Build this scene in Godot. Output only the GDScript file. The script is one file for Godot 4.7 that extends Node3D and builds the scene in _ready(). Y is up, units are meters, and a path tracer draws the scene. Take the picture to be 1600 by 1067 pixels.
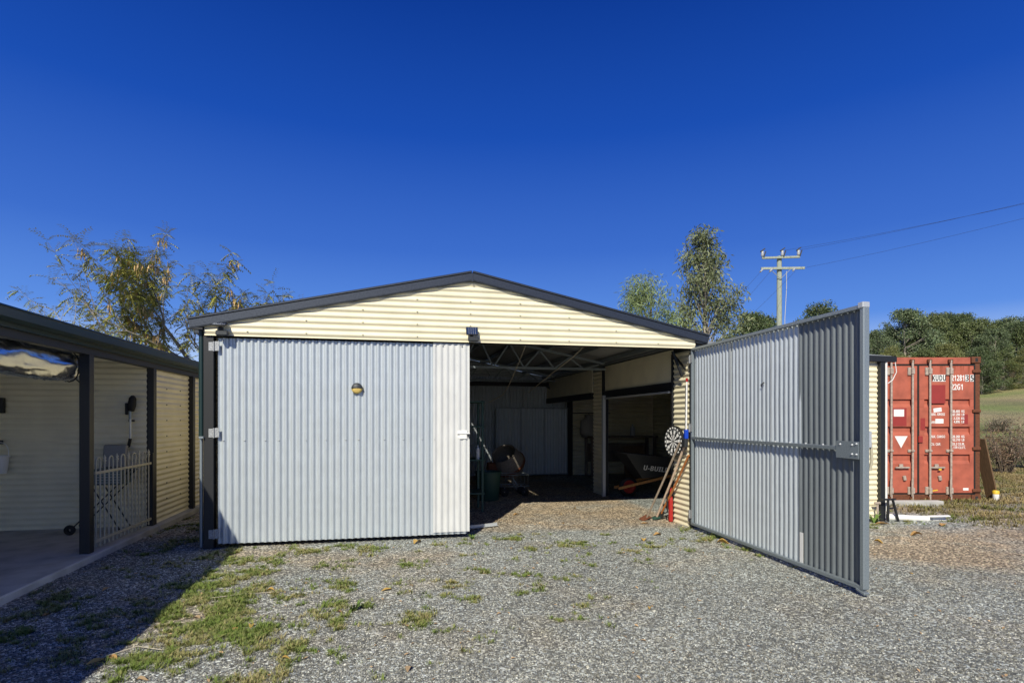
extends Node3D
# A corrugated farm shed with one door swung open, a verandah on one side and a shipping container on the other.
# x runs along the shed front, z towards the camera, y up, metres.

const PITCH := 0.0762
var T := {}      # textures
var K := {}      # materials
var taken := {}
var crisp := 0.0   # 0 gives a plain wave; larger gives steeper flanks between the ribs

# ------------------------------------------------------------------ mesh collector
class MB:
	var v := PackedVector3Array()
	var n := PackedVector3Array()
	var c := PackedColorArray()
	var idx := PackedInt32Array()
	var col := Color.WHITE
	var tint := false
	func vert(p: Vector3, nn: Vector3) -> int:
		v.append(p); n.append(nn); c.append(col)
		return v.size() - 1
	func face(i: int, j: int, k: int) -> void:
		var m := n[i] + n[j] + n[k]
		if (v[j] - v[i]).cross(v[k] - v[i]).dot(m) > 0.0:
			idx.append(i); idx.append(k); idx.append(j)
		else:
			idx.append(i); idx.append(j); idx.append(k)
	func tri(a: Vector3, b: Vector3, d: Vector3, nn: Vector3) -> void:
		face(vert(a, nn), vert(b, nn), vert(d, nn))
	func quad(a: Vector3, b: Vector3, d: Vector3, e: Vector3, nn: Vector3) -> void:
		var i := vert(a, nn); var j := vert(b, nn); var k := vert(d, nn); var l := vert(e, nn)
		face(i, j, k); face(i, k, l)
	func box(ctr: Vector3, size: Vector3, bas := Basis(), bevel := 0.002) -> MB:
		var h := size * 0.5
		var be: float = minf(bevel, minf(h.x, minf(h.y, h.z)) * 0.45)
		var p := {}
		for sx in [-1, 1]:
			for sy in [-1, 1]:
				for sz in [-1, 1]:
					for k in 3:
						var q := Vector3(sx * (h.x - be), sy * (h.y - be), sz * (h.z - be))
						var s3 := [sx, sy, sz]
						q[k] = s3[k] * h[k]
						p[Vector4i(sx, sy, sz, k)] = ctr + bas * q
		for k in 3:
			var i1 := (k + 1) % 3
			var i2 := (k + 2) % 3
			for s in [-1, 1]:
				var nn := Vector3.ZERO
				nn[k] = s
				var cs := []
				for pr in [[-1, -1], [1, -1], [1, 1], [-1, 1]]:
					var key := Vector4i(0, 0, 0, k)
					key[k] = s; key[i1] = pr[0]; key[i2] = pr[1]
					key.w = k
					cs.append(p[key])
				quad(cs[0], cs[1], cs[2], cs[3], bas * nn)
			for s1 in [-1, 1]:
				for s2 in [-1, 1]:
					var ne := Vector3.ZERO
					ne[i1] = s1; ne[i2] = s2
					var a := Vector4i(0, 0, 0, i1); a[k] = -1; a[i1] = s1; a[i2] = s2; a.w = i1
					var b := a; b[k] = 1; b.w = i1
					var d := b; d.w = i2
					var e := a; e.w = i2
					quad(p[a], p[b], p[d], p[e], bas * ne.normalized())
		for sx in [-1, 1]:
			for sy in [-1, 1]:
				for sz in [-1, 1]:
					tri(p[Vector4i(sx, sy, sz, 0)], p[Vector4i(sx, sy, sz, 1)], p[Vector4i(sx, sy, sz, 2)], bas * Vector3(sx, sy, sz).normalized())
		return self
	func tube(pts: Array, r, sides := 8, cap := true) -> MB:
		var m := pts.size()
		var rings := []
		var up := Vector3.UP
		var prev := Vector3.ZERO
		for i in m:
			var d: Vector3 = (pts[mini(i + 1, m - 1)] - pts[maxi(i - 1, 0)]).normalized()
			if i == 0:
				prev = d.cross(Vector3.UP if absf(d.y) < 0.9 else Vector3.RIGHT).normalized()
			else:
				prev = (prev - d * prev.dot(d)).normalized()
			var o := prev.cross(d)
			var rad: float = r[i] if r is Array else r
			var ring := []
			for s in sides:
				var an := TAU * s / sides
				var nn := prev * cos(an) + o * sin(an)
				ring.append(vert(pts[i] + nn * rad, nn))
			rings.append(ring)
		for i in m - 1:
			for s in sides:
				var t := (s + 1) % sides
				face(rings[i][s], rings[i][t], rings[i + 1][t])
				face(rings[i][s], rings[i + 1][t], rings[i + 1][s])
		if cap:
			for e in [0, m - 1]:
				var d: Vector3 = (pts[0] - pts[1]).normalized() if e == 0 else (pts[m - 1] - pts[m - 2]).normalized()
				var ci := vert(pts[e], d)
				var ids := []
				for s in sides:
					ids.append(vert(v[rings[e][s]], d))
				for s in sides:
					face(ci, ids[s], ids[(s + 1) % sides])
		return self
	func lathe(prof: Array, xf := Transform3D(), seg := 16, from := 0.0, to := TAU) -> MB:
		var rows := []
		for i in prof.size():
			var a: Vector2 = prof[maxi(i - 1, 0)]
			var b: Vector2 = prof[mini(i + 1, prof.size() - 1)]
			var tn := Vector2(b.y - a.y, a.x - b.x).normalized()
			var row := []
			for s in seg + 1:
				var an := from + (to - from) * s / seg
				row.append(vert(xf * Vector3(prof[i].x * cos(an), prof[i].y, prof[i].x * sin(an)), (xf.basis * Vector3(tn.x * cos(an), tn.y, tn.x * sin(an))).normalized()))
			rows.append(row)
		for i in prof.size() - 1:
			for s in seg:
				face(rows[i][s], rows[i][s + 1], rows[i + 1][s + 1])
				face(rows[i][s], rows[i + 1][s + 1], rows[i + 1][s])
		return self
	func mesh() -> ArrayMesh:
		var arr := []
		arr.resize(Mesh.ARRAY_MAX)
		arr[Mesh.ARRAY_VERTEX] = v
		arr[Mesh.ARRAY_NORMAL] = n
		if tint:
			arr[Mesh.ARRAY_COLOR] = c
		arr[Mesh.ARRAY_INDEX] = idx
		var am := ArrayMesh.new()
		am.add_surface_from_arrays(Mesh.PRIMITIVE_TRIANGLES, arr)
		return am

# ------------------------------------------------------------------ scene helpers
func numbered(called: String) -> String:
	if not taken.has(called):
		taken[called] = 0
		return called
	taken[called] += 1
	return "%s_%03d" % [called, taken[called]]

func thing(called: String, label: String, category: String, at := Vector3.ZERO, turn := 0.0, group := "") -> Node3D:
	var o := Node3D.new()
	o.name = numbered(called)
	add_child(o)
	o.position = at
	o.rotation.y = turn
	tag(o, label, category, group)
	return o

func tag(o: Node, label: String, category: String, group := "", kind := "") -> void:
	o.set_meta("label", label)
	o.set_meta("category", category)
	if group != "":
		o.set_meta("group", group)
	if kind != "":
		o.set_meta("kind", kind)

func part(called: String, mesh: Mesh, m: Material, parent: Node, at := Vector3.ZERO, bas := Basis()) -> MeshInstance3D:
	var o := MeshInstance3D.new()
	o.mesh = mesh
	o.material_override = m
	o.name = numbered(called) if parent == self else called
	parent.add_child(o, true)
	o.transform = Transform3D(bas, at)
	return o

func bx(called: String, ctr: Vector3, size: Vector3, m: Material, parent: Node, bas := Basis(), bevel := 0.003) -> MeshInstance3D:
	return part(called, MB.new().box(Vector3.ZERO, size, Basis(), bevel).mesh(), m, parent, ctr, bas)

func tb(called: String, pts: Array, r, m: Material, parent: Node, sides := 8) -> MeshInstance3D:
	return part(called, MB.new().tube(pts, r, sides).mesh(), m, parent)

func beam(called: String, a: Vector3, b: Vector3, w: float, h: float, m: Material, parent: Node) -> MeshInstance3D:
	var z := (b - a).normalized()
	var x := Vector3.UP.cross(z).normalized() if absf(z.y) < 0.99 else Vector3.RIGHT
	return bx(called, (a + b) * 0.5, Vector3(w, h, a.distance_to(b)), m, parent, Basis(x, z.cross(x), z))

func lin(r: float, g: float, b: float) -> Color:
	return Color(r, g, b).linear_to_srgb()

func mat(r: float, g: float, b: float, rough := 0.6, metal := 0.0, tex := "", scale := 1.0, bump := "", bump_cm := 0.2) -> StandardMaterial3D:
	var m := StandardMaterial3D.new()
	m.albedo_color = lin(r, g, b)
	m.roughness = rough
	m.metallic = metal
	m.cull_mode = BaseMaterial3D.CULL_DISABLED
	if tex != "":
		m.albedo_texture = T[tex]
	if bump != "":
		m.normal_enabled = true
		m.normal_texture = T[bump]
		m.normal_scale = bump_cm
	if tex != "" or bump != "":
		m.uv1_triplanar = true
		m.uv1_world_triplanar = true
		m.uv1_scale = Vector3.ONE * scale
	return m

func noise_tex(size: int, freq: float, octaves: int, sd: int, lo: float, hi: float, stretch := 1, gamma := 1.0) -> ImageTexture:
	var f := FastNoiseLite.new()
	f.seed = sd
	f.frequency = freq
	f.fractal_octaves = octaves
	var src := f.get_seamless_image(size, size, false, false, 0.2)
	var im := Image.create(size, size, false, Image.FORMAT_RGB8)
	for y in size:
		for x in size:
			var yy := y if stretch == 1 else int(absf(fmod(2.0 * y / size, 2.0) - 1.0) * (size - 1) / stretch)
			var t: float = pow(src.get_pixel(x, yy).r, gamma)
			var g: float = lo + (hi - lo) * t
			var s := Color(g, g, g).linear_to_srgb()
			im.set_pixel(x, y, s)
	return ImageTexture.create_from_image(im)

func make_textures() -> void:
	T.grime = noise_tex(256, 0.012, 5, 11, 0.86, 1.06)
	T.worn = noise_tex(256, 0.02, 5, 16, 0.66, 1.16)
	T.fine = noise_tex(256, 0.09, 4, 12, 0.72, 1.1)
	T.streak = noise_tex(256, 0.05, 4, 13, 0.86, 1.06, 8)
	T.wood = noise_tex(256, 0.08, 4, 14, 0.45, 1.1, 12)
	T.rust = noise_tex(256, 0.03, 5, 15, 0.5, 1.2)
	# gravel: cells of differing grey, and their relief
	var f := FastNoiseLite.new()
	f.noise_type = FastNoiseLite.TYPE_CELLULAR
	f.frequency = 0.115
	f.seed = 5
	f.fractal_type = FastNoiseLite.FRACTAL_NONE
	f.cellular_jitter = 1.0
	f.cellular_return_type = FastNoiseLite.RETURN_CELL_VALUE
	var s := 1024
	var cells := f.get_image(s, s, false, false, false)
	f.cellular_return_type = FastNoiseLite.RETURN_DISTANCE
	var dist := f.get_image(s, s, false, false, false)
	var im := Image.create(s, s, false, Image.FORMAT_RGB8)
	var hm := Image.create(s, s, false, Image.FORMAT_RGB8)
	for y in s:
		for x in s:
			var r: float = cells.get_pixel(x, y).r
			var d: float = clampf(dist.get_pixel(x, y).r * 1.3, 0.0, 1.0)
			var g: float = 0.16 + 0.72 * r * r + (0.3 if r > 0.82 else 0.0)
			g = minf(g, 1.0)
			var hue: float = fmod(r * 37.0, 1.0)
			im.set_pixel(x, y, Color(g * (0.98 + 0.05 * hue), g, g * (1.02 - 0.07 * hue)).linear_to_srgb())
			var h: float = (1.0 - d) * (0.4 + 0.6 * fmod(r * 13.0, 1.0))
			hm.set_pixel(x, y, Color(h, h, h))
	T.gravel = ImageTexture.create_from_image(im)
	hm.bump_map_to_normal_map(6.0)
	T.gravel_n = ImageTexture.create_from_image(hm)

func make_materials() -> void:
	K.zinc = mat(0.545, 0.6, 0.64, 0.38, 0.32, "streak", 1.1)
	K.zinc_white = mat(0.625, 0.64, 0.635, 0.5, 0.0, "streak", 0.9)
	K.zinc_old = mat(0.18, 0.205, 0.22, 0.5, 0.3, "streak", 0.9)
	K.galv = mat(0.3, 0.35, 0.38, 0.45, 0.5, "fine", 3.0)
	K.galv_light = mat(0.6, 0.63, 0.65, 0.45, 0.4, "fine", 4.0)
	K.cream = mat(0.84, 0.775, 0.56, 0.5, 0.0, "grime", 0.6)
	K.hinge = mat(0.42, 0.44, 0.46, 0.5, 0.3, "rust", 6.0)
	K.slate = mat(0.085, 0.095, 0.11, 0.37, 0.8, "fine", 1.5)
	K.black = mat(0.014, 0.016, 0.019, 0.5, 0.0, "fine", 2.0)
	K.rubber = mat(0.012, 0.012, 0.012, 0.75)
	K.green = mat(0.012, 0.035, 0.035, 0.4, 0.0, "fine", 1.5)
	K.roof = mat(0.3, 0.32, 0.33, 0.5, 0.3, "streak", 0.7)
	K.concrete = mat(0.5, 0.5, 0.48, 0.85, 0.0, "worn", 0.5, "gravel_n", 0.06)
	K.container = mat(0.44, 0.115, 0.07, 0.65, 0.0, "worn", 0.8)
	K.container_dark = mat(0.3, 0.035, 0.03, 0.55, 0.0, "grime", 1.2)
	K.rust = mat(0.16, 0.055, 0.025, 0.85, 0.0, "rust", 3.0)
	K.rust_run = mat(0.3, 0.075, 0.035, 0.8, 0.0, "rust", 3.0)
	K.bar = mat(0.47, 0.4, 0.34, 0.6, 0.1, "rust", 2.0)
	K.white = mat(0.8, 0.8, 0.78, 0.5)
	K.pvc = mat(0.8, 0.8, 0.78, 0.35, 0.0, "grime", 2.0)
	K.ink = mat(0.02, 0.02, 0.02, 0.6)
	K.wood_grey = mat(0.3, 0.24, 0.18, 0.75, 0.0, "wood", 2.0)
	K.wood_pale = mat(0.62, 0.47, 0.35, 0.65, 0.0, "wood", 2.0)
	K.wood_orange = mat(0.5, 0.18, 0.05, 0.55, 0.0, "wood", 2.0)
	K.timber = mat(0.6, 0.28, 0.08, 0.6, 0.0, "wood", 2.0)
	K.plank = mat(0.2, 0.12, 0.06, 0.8, 0.0, "wood", 1.5)
	K.red = mat(0.36, 0.018, 0.015, 0.4)
	K.blue = mat(0.01, 0.06, 0.5, 0.4)
	K.yellow = mat(0.75, 0.5, 0.04, 0.5)
	K.fence = mat(0.5, 0.46, 0.34, 0.45)
	K.foil = mat(0.8, 0.82, 0.84, 0.24, 1.0, "fine", 3.0)
	K.bbq = mat(0.12, 0.16, 0.17, 0.4, 0.3, "fine", 3.0)
	K.bbq_lid = mat(0.26, 0.26, 0.26, 0.5, 0.3, "fine", 3.0)
	K.dark_steel = mat(0.05, 0.055, 0.06, 0.5, 0.5)
	K.bin = mat(0.03, 0.085, 0.065, 0.55)
	K.mixer = mat(0.27, 0.24, 0.2, 0.7, 0.1, "rust", 2.5)
	K.cord = mat(0.5, 0.45, 0.35, 0.8)
	K.sack = mat(0.5, 0.48, 0.42, 0.9, 0.0, "fine", 5.0)
	K.tray = mat(0.035, 0.036, 0.04, 0.45, 0.0, "grime", 2.0)
	K.amber = mat(0.62, 0.46, 0.14, 0.35)
	K.panel = mat(0.02, 0.035, 0.09, 0.15)
	K.bark = mat(0.2, 0.16, 0.12, 0.9, 0.0, "wood", 1.0)
	K.bark_pale = mat(0.42, 0.38, 0.32, 0.85, 0.0, "wood", 1.0)
	K.pole = mat(0.4, 0.45, 0.37, 0.8, 0.0, "wood", 0.7)
	K.wire = mat(0.03, 0.03, 0.035, 0.6)
	K.porcelain = mat(0.4, 0.42, 0.44, 0.3)
	var g := mat(1, 1, 1, 0.9, 0.0, "gravel", 0.48, "gravel_n", 1.0)
	g.vertex_color_use_as_albedo = true
	K.ground = g
	var l := StandardMaterial3D.new()
	l.vertex_color_use_as_albedo = true
	l.roughness = 0.55
	l.cull_mode = BaseMaterial3D.CULL_DISABLED
	l.backlight_enabled = true
	l.backlight = Color(0.4, 0.4, 0.4)
	K.leaf = l
	var p := StandardMaterial3D.new()
	p.vertex_color_use_as_albedo = true
	p.roughness = 0.85
	p.cull_mode = BaseMaterial3D.CULL_DISABLED
	K.tinted = p

# A corrugated sheet in the local xy plane facing +z. Ribs run along y, or along x when lying.
# left(t) and right(t) give the ends of each rib line, t being the coordinate across the ribs.
func corrugated(t0: float, t1: float, left: Callable, right: Callable, lying := false, amp := 0.0085, sd := 0, dent := 0.0012) -> ArrayMesh:
	var mb := MB.new()
	var steps := int(ceil((t1 - t0) / (PITCH / 12.0)))
	var f := FastNoiseLite.new()
	f.seed = sd
	f.frequency = 1.1
	var along := 6
	var last := []
	for i in steps + 1:
		var t := t0 + (t1 - t0) * i / steps
		var w := TAU * t / PITCH
		var a: float = left.call(t)
		var b: float = right.call(t)
		var slope := -amp * TAU / PITCH * sin(w)
		var wave := cos(w)
		if crisp > 0.0:
			wave = tanh(crisp * cos(w)) / tanh(crisp)
			slope *= crisp / tanh(crisp) * (1.0 - pow(tanh(crisp * cos(w)), 2.0))
		var row := []
		for j in along + 1:
			var s := a + (b - a) * j / along
			var z := amp * wave + f.get_noise_2d(t * 0.6, s) * dent * 2.0
			var p := Vector3(s, t, z) if lying else Vector3(t, s, z)
			var nn := (Vector3(0, -slope, 1) if lying else Vector3(-slope, 0, 1)).normalized()
			row.append(mb.vert(p, nn))
		if i > 0:
			for j in along:
				mb.face(last[j], last[j + 1], row[j + 1])
				mb.face(last[j], row[j + 1], row[j])
		last = row
	return mb.mesh()

func wall_sheets(called: String, w: float, h: float, m: Material, parent: Node, at: Vector3, bas: Basis, lying := true, sd := 0) -> void:
	# a wall clad in sheets of ten ribs, each lapped a little over the last
	var t := 0.0
	var k := 0
	var total := h if lying else w
	var other := w if lying else h
	while t < total - 0.01:
		var e: float = minf(t + 10.0 * PITCH + 0.02, total)
		part(called, corrugated(t, e, func(_q): return 0.0, func(_q): return other, lying, 0.0085, sd + k), m, parent, at + bas.z * (0.0015 * (k % 2)), bas)
		t += 10.0 * PITCH
		k += 1

func screws(spots: Array, m: Material, parent: Node, at := Vector3.ZERO, bas := Basis()) -> void:
	var mb := MB.new()
	for s in spots:
		mb.lathe([Vector2(0.0001, 0.012), Vector2(0.006, 0.011), Vector2(0.0065, 0.004), Vector2(0.011, 0.003), Vector2(0.011, 0.0)], Transform3D(Basis(Vector3.RIGHT, PI / 2), s), 7)
	var o := part("screws", mb.mesh(), m, parent, at, bas)
	o.set_meta("kind", "stuff")

# ------------------------------------------------------------------ ground
var nz := FastNoiseLite.new()
var nz2 := FastNoiseLite.new()

func ramp(a: float, b: float, x: float) -> float:
	var t := clampf((x - a) / (b - a), 0.0, 1.0)
	return t * t * (3.0 - 2.0 * t)

func ground_y(x: float, z: float) -> float:
	var y := nz.get_noise_2d(x * 0.7, z * 0.7) * 0.02 * ramp(0.2, 1.5, absf(z) + maxf(0.0, x - 6.5))
	if x < -1.0:
		y -= 0.03
	var far := x * 0.79 - z * 0.61          # towards the paddock behind the container
	y += 5.6 * ramp(16.0, 95.0, far) + nz.get_noise_2d(x * 0.08, z * 0.08) * 0.9 * ramp(18.0, 60.0, far)
	y += 4.0 * ramp(40.0, 130.0, -z)
	return y

func blob(x: float, z: float, cx: float, cz: float, rx: float, rz: float) -> float:
	var dx := (x - cx) / rx
	var dz := (z - cz) / rz
	return exp(-(dx * dx + dz * dz))

var cells := {}
func cell(x: float, z: float) -> Vector2:
	# grass and dirt, looked up on a 4 cm grid
	var k := Vector2i(int(floor(x * 25.0)), int(floor(z * 25.0)))
	if not cells.has(k):
		cells[k] = Vector2(grass_at(x, z), dirt_at(x, z))
	return cells[k]

func grass_at(x: float, z: float) -> float:
	var m := 0.0
	m += 0.9 * blob(x, z, 0.45, 1.7, 0.55, 1.3) + 0.75 * blob(x, z, 0.9, 3.1, 0.8, 1.0)
	m += 0.7 * blob(x, z, 1.2, 0.45, 1.3, 0.28) + 0.7 * blob(x, z, 3.7, 0.3, 0.5, 0.3)
	m += 0.65 * blob(x, z, 6.0, 0.7, 0.3, 0.9) + 0.8 * blob(x, z, -0.55, -1.4, 0.4, 1.3)
	m += 0.4 * blob(x, z, 2.2, 2.2, 1.5, 1.0) + 0.35 * blob(x, z, 4.6, 0.9, 1.0, 0.5)
	m += 0.55 * blob(x, z, -0.6, 2.6, 0.5, 1.4) + 0.5 * blob(x, z, 9.0, 0.25, 0.9, 0.25)
	m += 0.75 * ramp(9.3, 11.0, x - 0.35 * z)
	var q := nz2.get_noise_2d(x * 6.0, z * 6.0) * 1.1 + nz2.get_noise_2d(x * 22.0 + 40.0, z * 22.0) * 0.9
	return clampf((m * 0.85 + q - 0.5) * 1.7, 0.0, 1.0) if m > 0.05 else 0.0

func dirt_at(x: float, z: float) -> float:
	var m := 0.95 * ramp(0.15, -0.5, z) * ramp(6.4, 6.0, x) * ramp(-0.4, 0.0, x)
	m += 1.5 * blob(x, z, 8.4, 1.75, 1.7, 0.95) + 0.6 * blob(x, z, 1.9, 1.0, 1.2, 0.7) + 0.45 * blob(x, z, 0.7, 2.4, 0.9, 1.8) + 0.6 * blob(x, z, 0.3, 0.3, 0.6, 0.3)
	m += 0.7 * ramp(9.3, 10.5, x) + 0.4 * ramp(-0.2, -0.9, x)
	var q := nz2.get_noise_2d(x * 2.2 + 90.0, z * 2.2) * 0.75 + nz2.get_noise_2d(x * 11.0, z * 11.0 + 70.0) * 0.35
	return clampf(m + q - 0.1, 0.0, 1.0)

func axis(lo: float, a: float, b: float, hi: float, step: float) -> PackedFloat32Array:
	var o := PackedFloat32Array()
	var l := []
	var s := step
	var x := a
	while x > lo:
		s *= 1.13
		x -= s
		l.append(x)
	l.reverse()
	for q in l:
		o.append(q)
	x = a
	while x < b:
		o.append(x)
		x += step
	s = step
	while x < hi:
		o.append(x)
		s *= 1.13
		x += s
	return o

func build_ground() -> void:
	var xs := axis(-160.0, -3.0, 12.5, 260.0, 0.085)
	var zs := axis(-260.0, -8.0, 5.5, 60.0, 0.085)
	var mb := MB.new()
	mb.tint = true
	var w := xs.size()
	for z in zs:
		for x in xs:
			var y := ground_y(x, z)
			var g := grass_at(x, z)
			var d := dirt_at(x, z)
			var patch := 1.0 + 0.2 * nz2.get_noise_2d(x * 2.0, z * 2.0) + 0.22 * nz2.get_noise_2d(x * 0.8 + 50.0, z * 0.8)
			var c := Color(0.61, 0.66, 0.635) * patch
			c = c.lerp(Color(0.76, 0.6, 0.41) * patch, d * 0.92)
			c = c.lerp(Color(0.52, 0.45, 0.27) * patch, g * 0.6)
			var far := x * 0.79 - z * 0.61
			var fg := ramp(11.5, 15.0, far)
			var meadow := Color(0.4, 0.5, 0.15).lerp(Color(0.66, 0.54, 0.3), clampf(0.5 + nz2.get_noise_2d(x * 0.35, z * 0.35) * 1.4, 0.0, 1.0))
			c = c.lerp(meadow * patch, fg)
			mb.col = Color(c.r, c.g, c.b, 1.0)
			var e := 0.04
			var nn := Vector3(ground_y(x - e, z) - ground_y(x + e, z), 2.0 * e, ground_y(x, z - e) - ground_y(x, z + e)).normalized()
			mb.vert(Vector3(x, y, z), nn)
	for j in zs.size() - 1:
		for i in w - 1:
			var a := j * w + i
			mb.idx.append_array(PackedInt32Array([a, a + 1, a + w + 1, a, a + w + 1, a + w]))
	var o := part("ground", mb.mesh(), K.ground, self)
	o.set_meta("kind", "structure")
	o.set_meta("label", "grey gravel yard with worn dirt and weedy grass patches")
	o.set_meta("category", "ground")

func stones() -> void:
	var rng := RandomNumberGenerator.new()
	rng.seed = 71
	var mb := MB.new()
	mb.tint = true
	var sp := SphereMesh.new()
	sp.radial_segments = 6
	sp.rings = 3
	sp.radius = 1.0
	sp.height = 2.0
	var arr := sp.get_mesh_arrays()
	var pv: PackedVector3Array = arr[Mesh.ARRAY_VERTEX]
	var pi: PackedInt32Array = arr[Mesh.ARRAY_INDEX]
	for k in range(0, pi.size(), 3):
		var q := []
		for e in 3:
			var p := pv[pi[k + e]]
			q.append(p * (0.8 + 0.35 * absf(nz.get_noise_3d(p.x * 60.0, p.y * 60.0, p.z * 60.0))) * Vector3(1.0, 0.65, 0.8))
		var nn: Vector3 = (q[1] - q[0]).cross(q[2] - q[0])
		if nn.length() < 1e-7:
			continue
		nn = nn.normalized()
		if nn.dot(q[0] + q[1] + q[2]) < 0.0:
			nn = -nn
		mb.tri(q[0], q[1], q[2], nn)
	var xf := []
	var cols := []
	var n := 0
	while xf.size() < 250000 and n < 1600000:
		n += 1
		var x := rng.randf_range(-1.1, 9.0)
		var z := rng.randf_range(-0.6, 5.2)
		var dist := Vector2(x - 2.2, z - 7.0).length()
		if rng.randf() > pow(2.4 / maxf(dist, 2.4), 1.6):
			continue
		if z < 0.0 and x < 6.0 and x > -0.1 and rng.randf() < 0.85:
			continue
		var gd := cell(x, z)
		if rng.randf() < gd.x * 0.6 or rng.randf() < gd.y * 0.85:
			continue
		var r := 0.0036 + 0.0052 * pow(rng.randf(), 1.7) + (0.008 * rng.randf() if rng.randf() < 0.012 else 0.0)
		var b := Basis.from_euler(Vector3(rng.randf() * TAU, rng.randf() * TAU, rng.randf() * TAU)).scaled(Vector3(r, r * rng.randf_range(0.6, 1.0), r * rng.randf_range(0.7, 1.2)))
		xf.append(Transform3D(b, Vector3(x, ground_y(x, z) + r * 0.25, z)))
		var t := rng.randf()
		var g := 0.1 + 0.33 * t * t + (0.4 * rng.randf() if rng.randf() < 0.17 else 0.0)
		var warm := rng.randf() * 0.1 + 0.12 * gd.y
		cols.append(Color(g * (0.97 + warm), g * (1.01 + warm * 0.4), g * (0.97 - warm), 1.0))
	multi("gravel", mb.mesh(), xf, cols, K.tinted, "loose grey and white crushed stones of the yard", "gravel")

func multi(called: String, mesh: Mesh, xf: Array, cols: Array, m: Material, label: String, category: String) -> void:
	var mm := MultiMesh.new()
	mm.transform_format = MultiMesh.TRANSFORM_3D
	mm.use_colors = true
	mm.mesh = mesh
	mm.instance_count = xf.size()
	for i in xf.size():
		mm.set_instance_transform(i, xf[i])
		mm.set_instance_color(i, cols[i])
	var o := MultiMeshInstance3D.new()
	o.multimesh = mm
	o.material_override = m
	o.name = called
	add_child(o)
	tag(o, label, category, "", "stuff")

func tuft(sd: int, blades: int, tall: float, spread: float, wide: float) -> ArrayMesh:
	var rng := RandomNumberGenerator.new()
	rng.seed = sd
	var mb := MB.new()
	mb.tint = true
	for b in blades:
		var an := rng.randf() * TAU
		var d := Vector3(cos(an), 0, sin(an))
		var side := Vector3(-d.z, 0, d.x)
		var h := tall * rng.randf_range(0.45, 1.1)
		var base := d * rng.randf() * spread
		var lean := d * h * rng.randf_range(0.3, 1.3)
		var w := wide * rng.randf_range(0.6, 1.2)
		var g := rng.randf_range(0.75, 1.2)
		mb.col = Color(g, g, g)
		var mid := base + lean * 0.4 + Vector3.UP * h * 0.65
		var tip := base + lean + Vector3.UP * h * rng.randf_range(0.6, 1.0)
		var nn := (d * -0.5 + Vector3.UP).normalized()
		mb.quad(base - side * w, base + side * w, mid + side * w * 0.8, mid - side * w * 0.8, nn)
		mb.tri(mid - side * w * 0.8, mid + side * w * 0.8, tip, nn)
	return mb.mesh()

func grass() -> void:
	var rng := RandomNumberGenerator.new()
	rng.seed = 72
	var xf := []
	var cols := []
	var n := 0
	while xf.size() < 30000 and n < 900000:
		n += 1
		var x := rng.randf_range(-1.1, 10.0)
		var z := rng.randf_range(-3.4, 5.2)
		if z < -0.1 and x > -0.25 and x < 9.3:
			continue
		var g := cell(x, z).x
		if rng.randf() > g * g * 0.6:
			continue
		var s := rng.randf_range(0.5, 1.15)
		xf.append(Transform3D(Basis(Vector3.UP, rng.randf() * TAU).scaled(Vector3(s, s * rng.randf_range(0.6, 1.2), s)), Vector3(x, ground_y(x, z) - 0.002, z)))
		var dry := clampf(rng.randf() * 0.9 + nz2.get_noise_2d(x * 6.0 + 300.0, z * 6.0) * 0.8, 0.0, 1.0)
		cols.append(Color(0.17, 0.25, 0.045).lerp(Color(0.45, 0.39, 0.18), pow(dry, 1.6)))
	multi("grass", tuft(3, 9, 0.036, 0.024, 0.0022), xf, cols, K.leaf, "short green weedy grass growing through the gravel", "grass")
	xf = []
	cols = []
	n = 0
	while xf.size() < 60000 and n < 400000:
		n += 1
		var x := rng.randf_range(9.3, 34.0)
		var z := rng.randf_range(-26.0, 1.6)
		if rng.randf() > 9.0 / maxf(Vector2(x - 9.0, z).length(), 5.0):
			continue
		var lx := (x - 11.48) * 0.979 + (z + 1.6) * 0.2036
		var lz := -(x - 11.48) * -0.2036 + (z + 1.6) * 0.979
		if absf(lx) < 1.2 and lz < 0.05 and lz > -6.2:
			continue
		if rng.randf() > 0.25 + 0.75 * cell(x, z).x or x - 0.3 * z < 9.6 + rng.randf() * 1.2:
			continue
		var s := rng.randf_range(0.6, 1.5)
		xf.append(Transform3D(Basis(Vector3.UP, rng.randf() * TAU).scaled(Vector3(s, s, s)), Vector3(x, ground_y(x, z) - 0.003, z)))
		var dry := clampf(0.35 + rng.randf() * 0.5 + nz2.get_noise_2d(x * 2.0 + 300.0, z * 2.0) * 1.0, 0.0, 1.0)
		cols.append(Color(0.13, 0.17, 0.035).lerp(Color(0.4, 0.31, 0.15), dry))
	multi("dry_grass", tuft(4, 9, 0.055, 0.05, 0.004), xf, cols, K.leaf, "dry tan and green grass around the shipping container", "grass")

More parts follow.
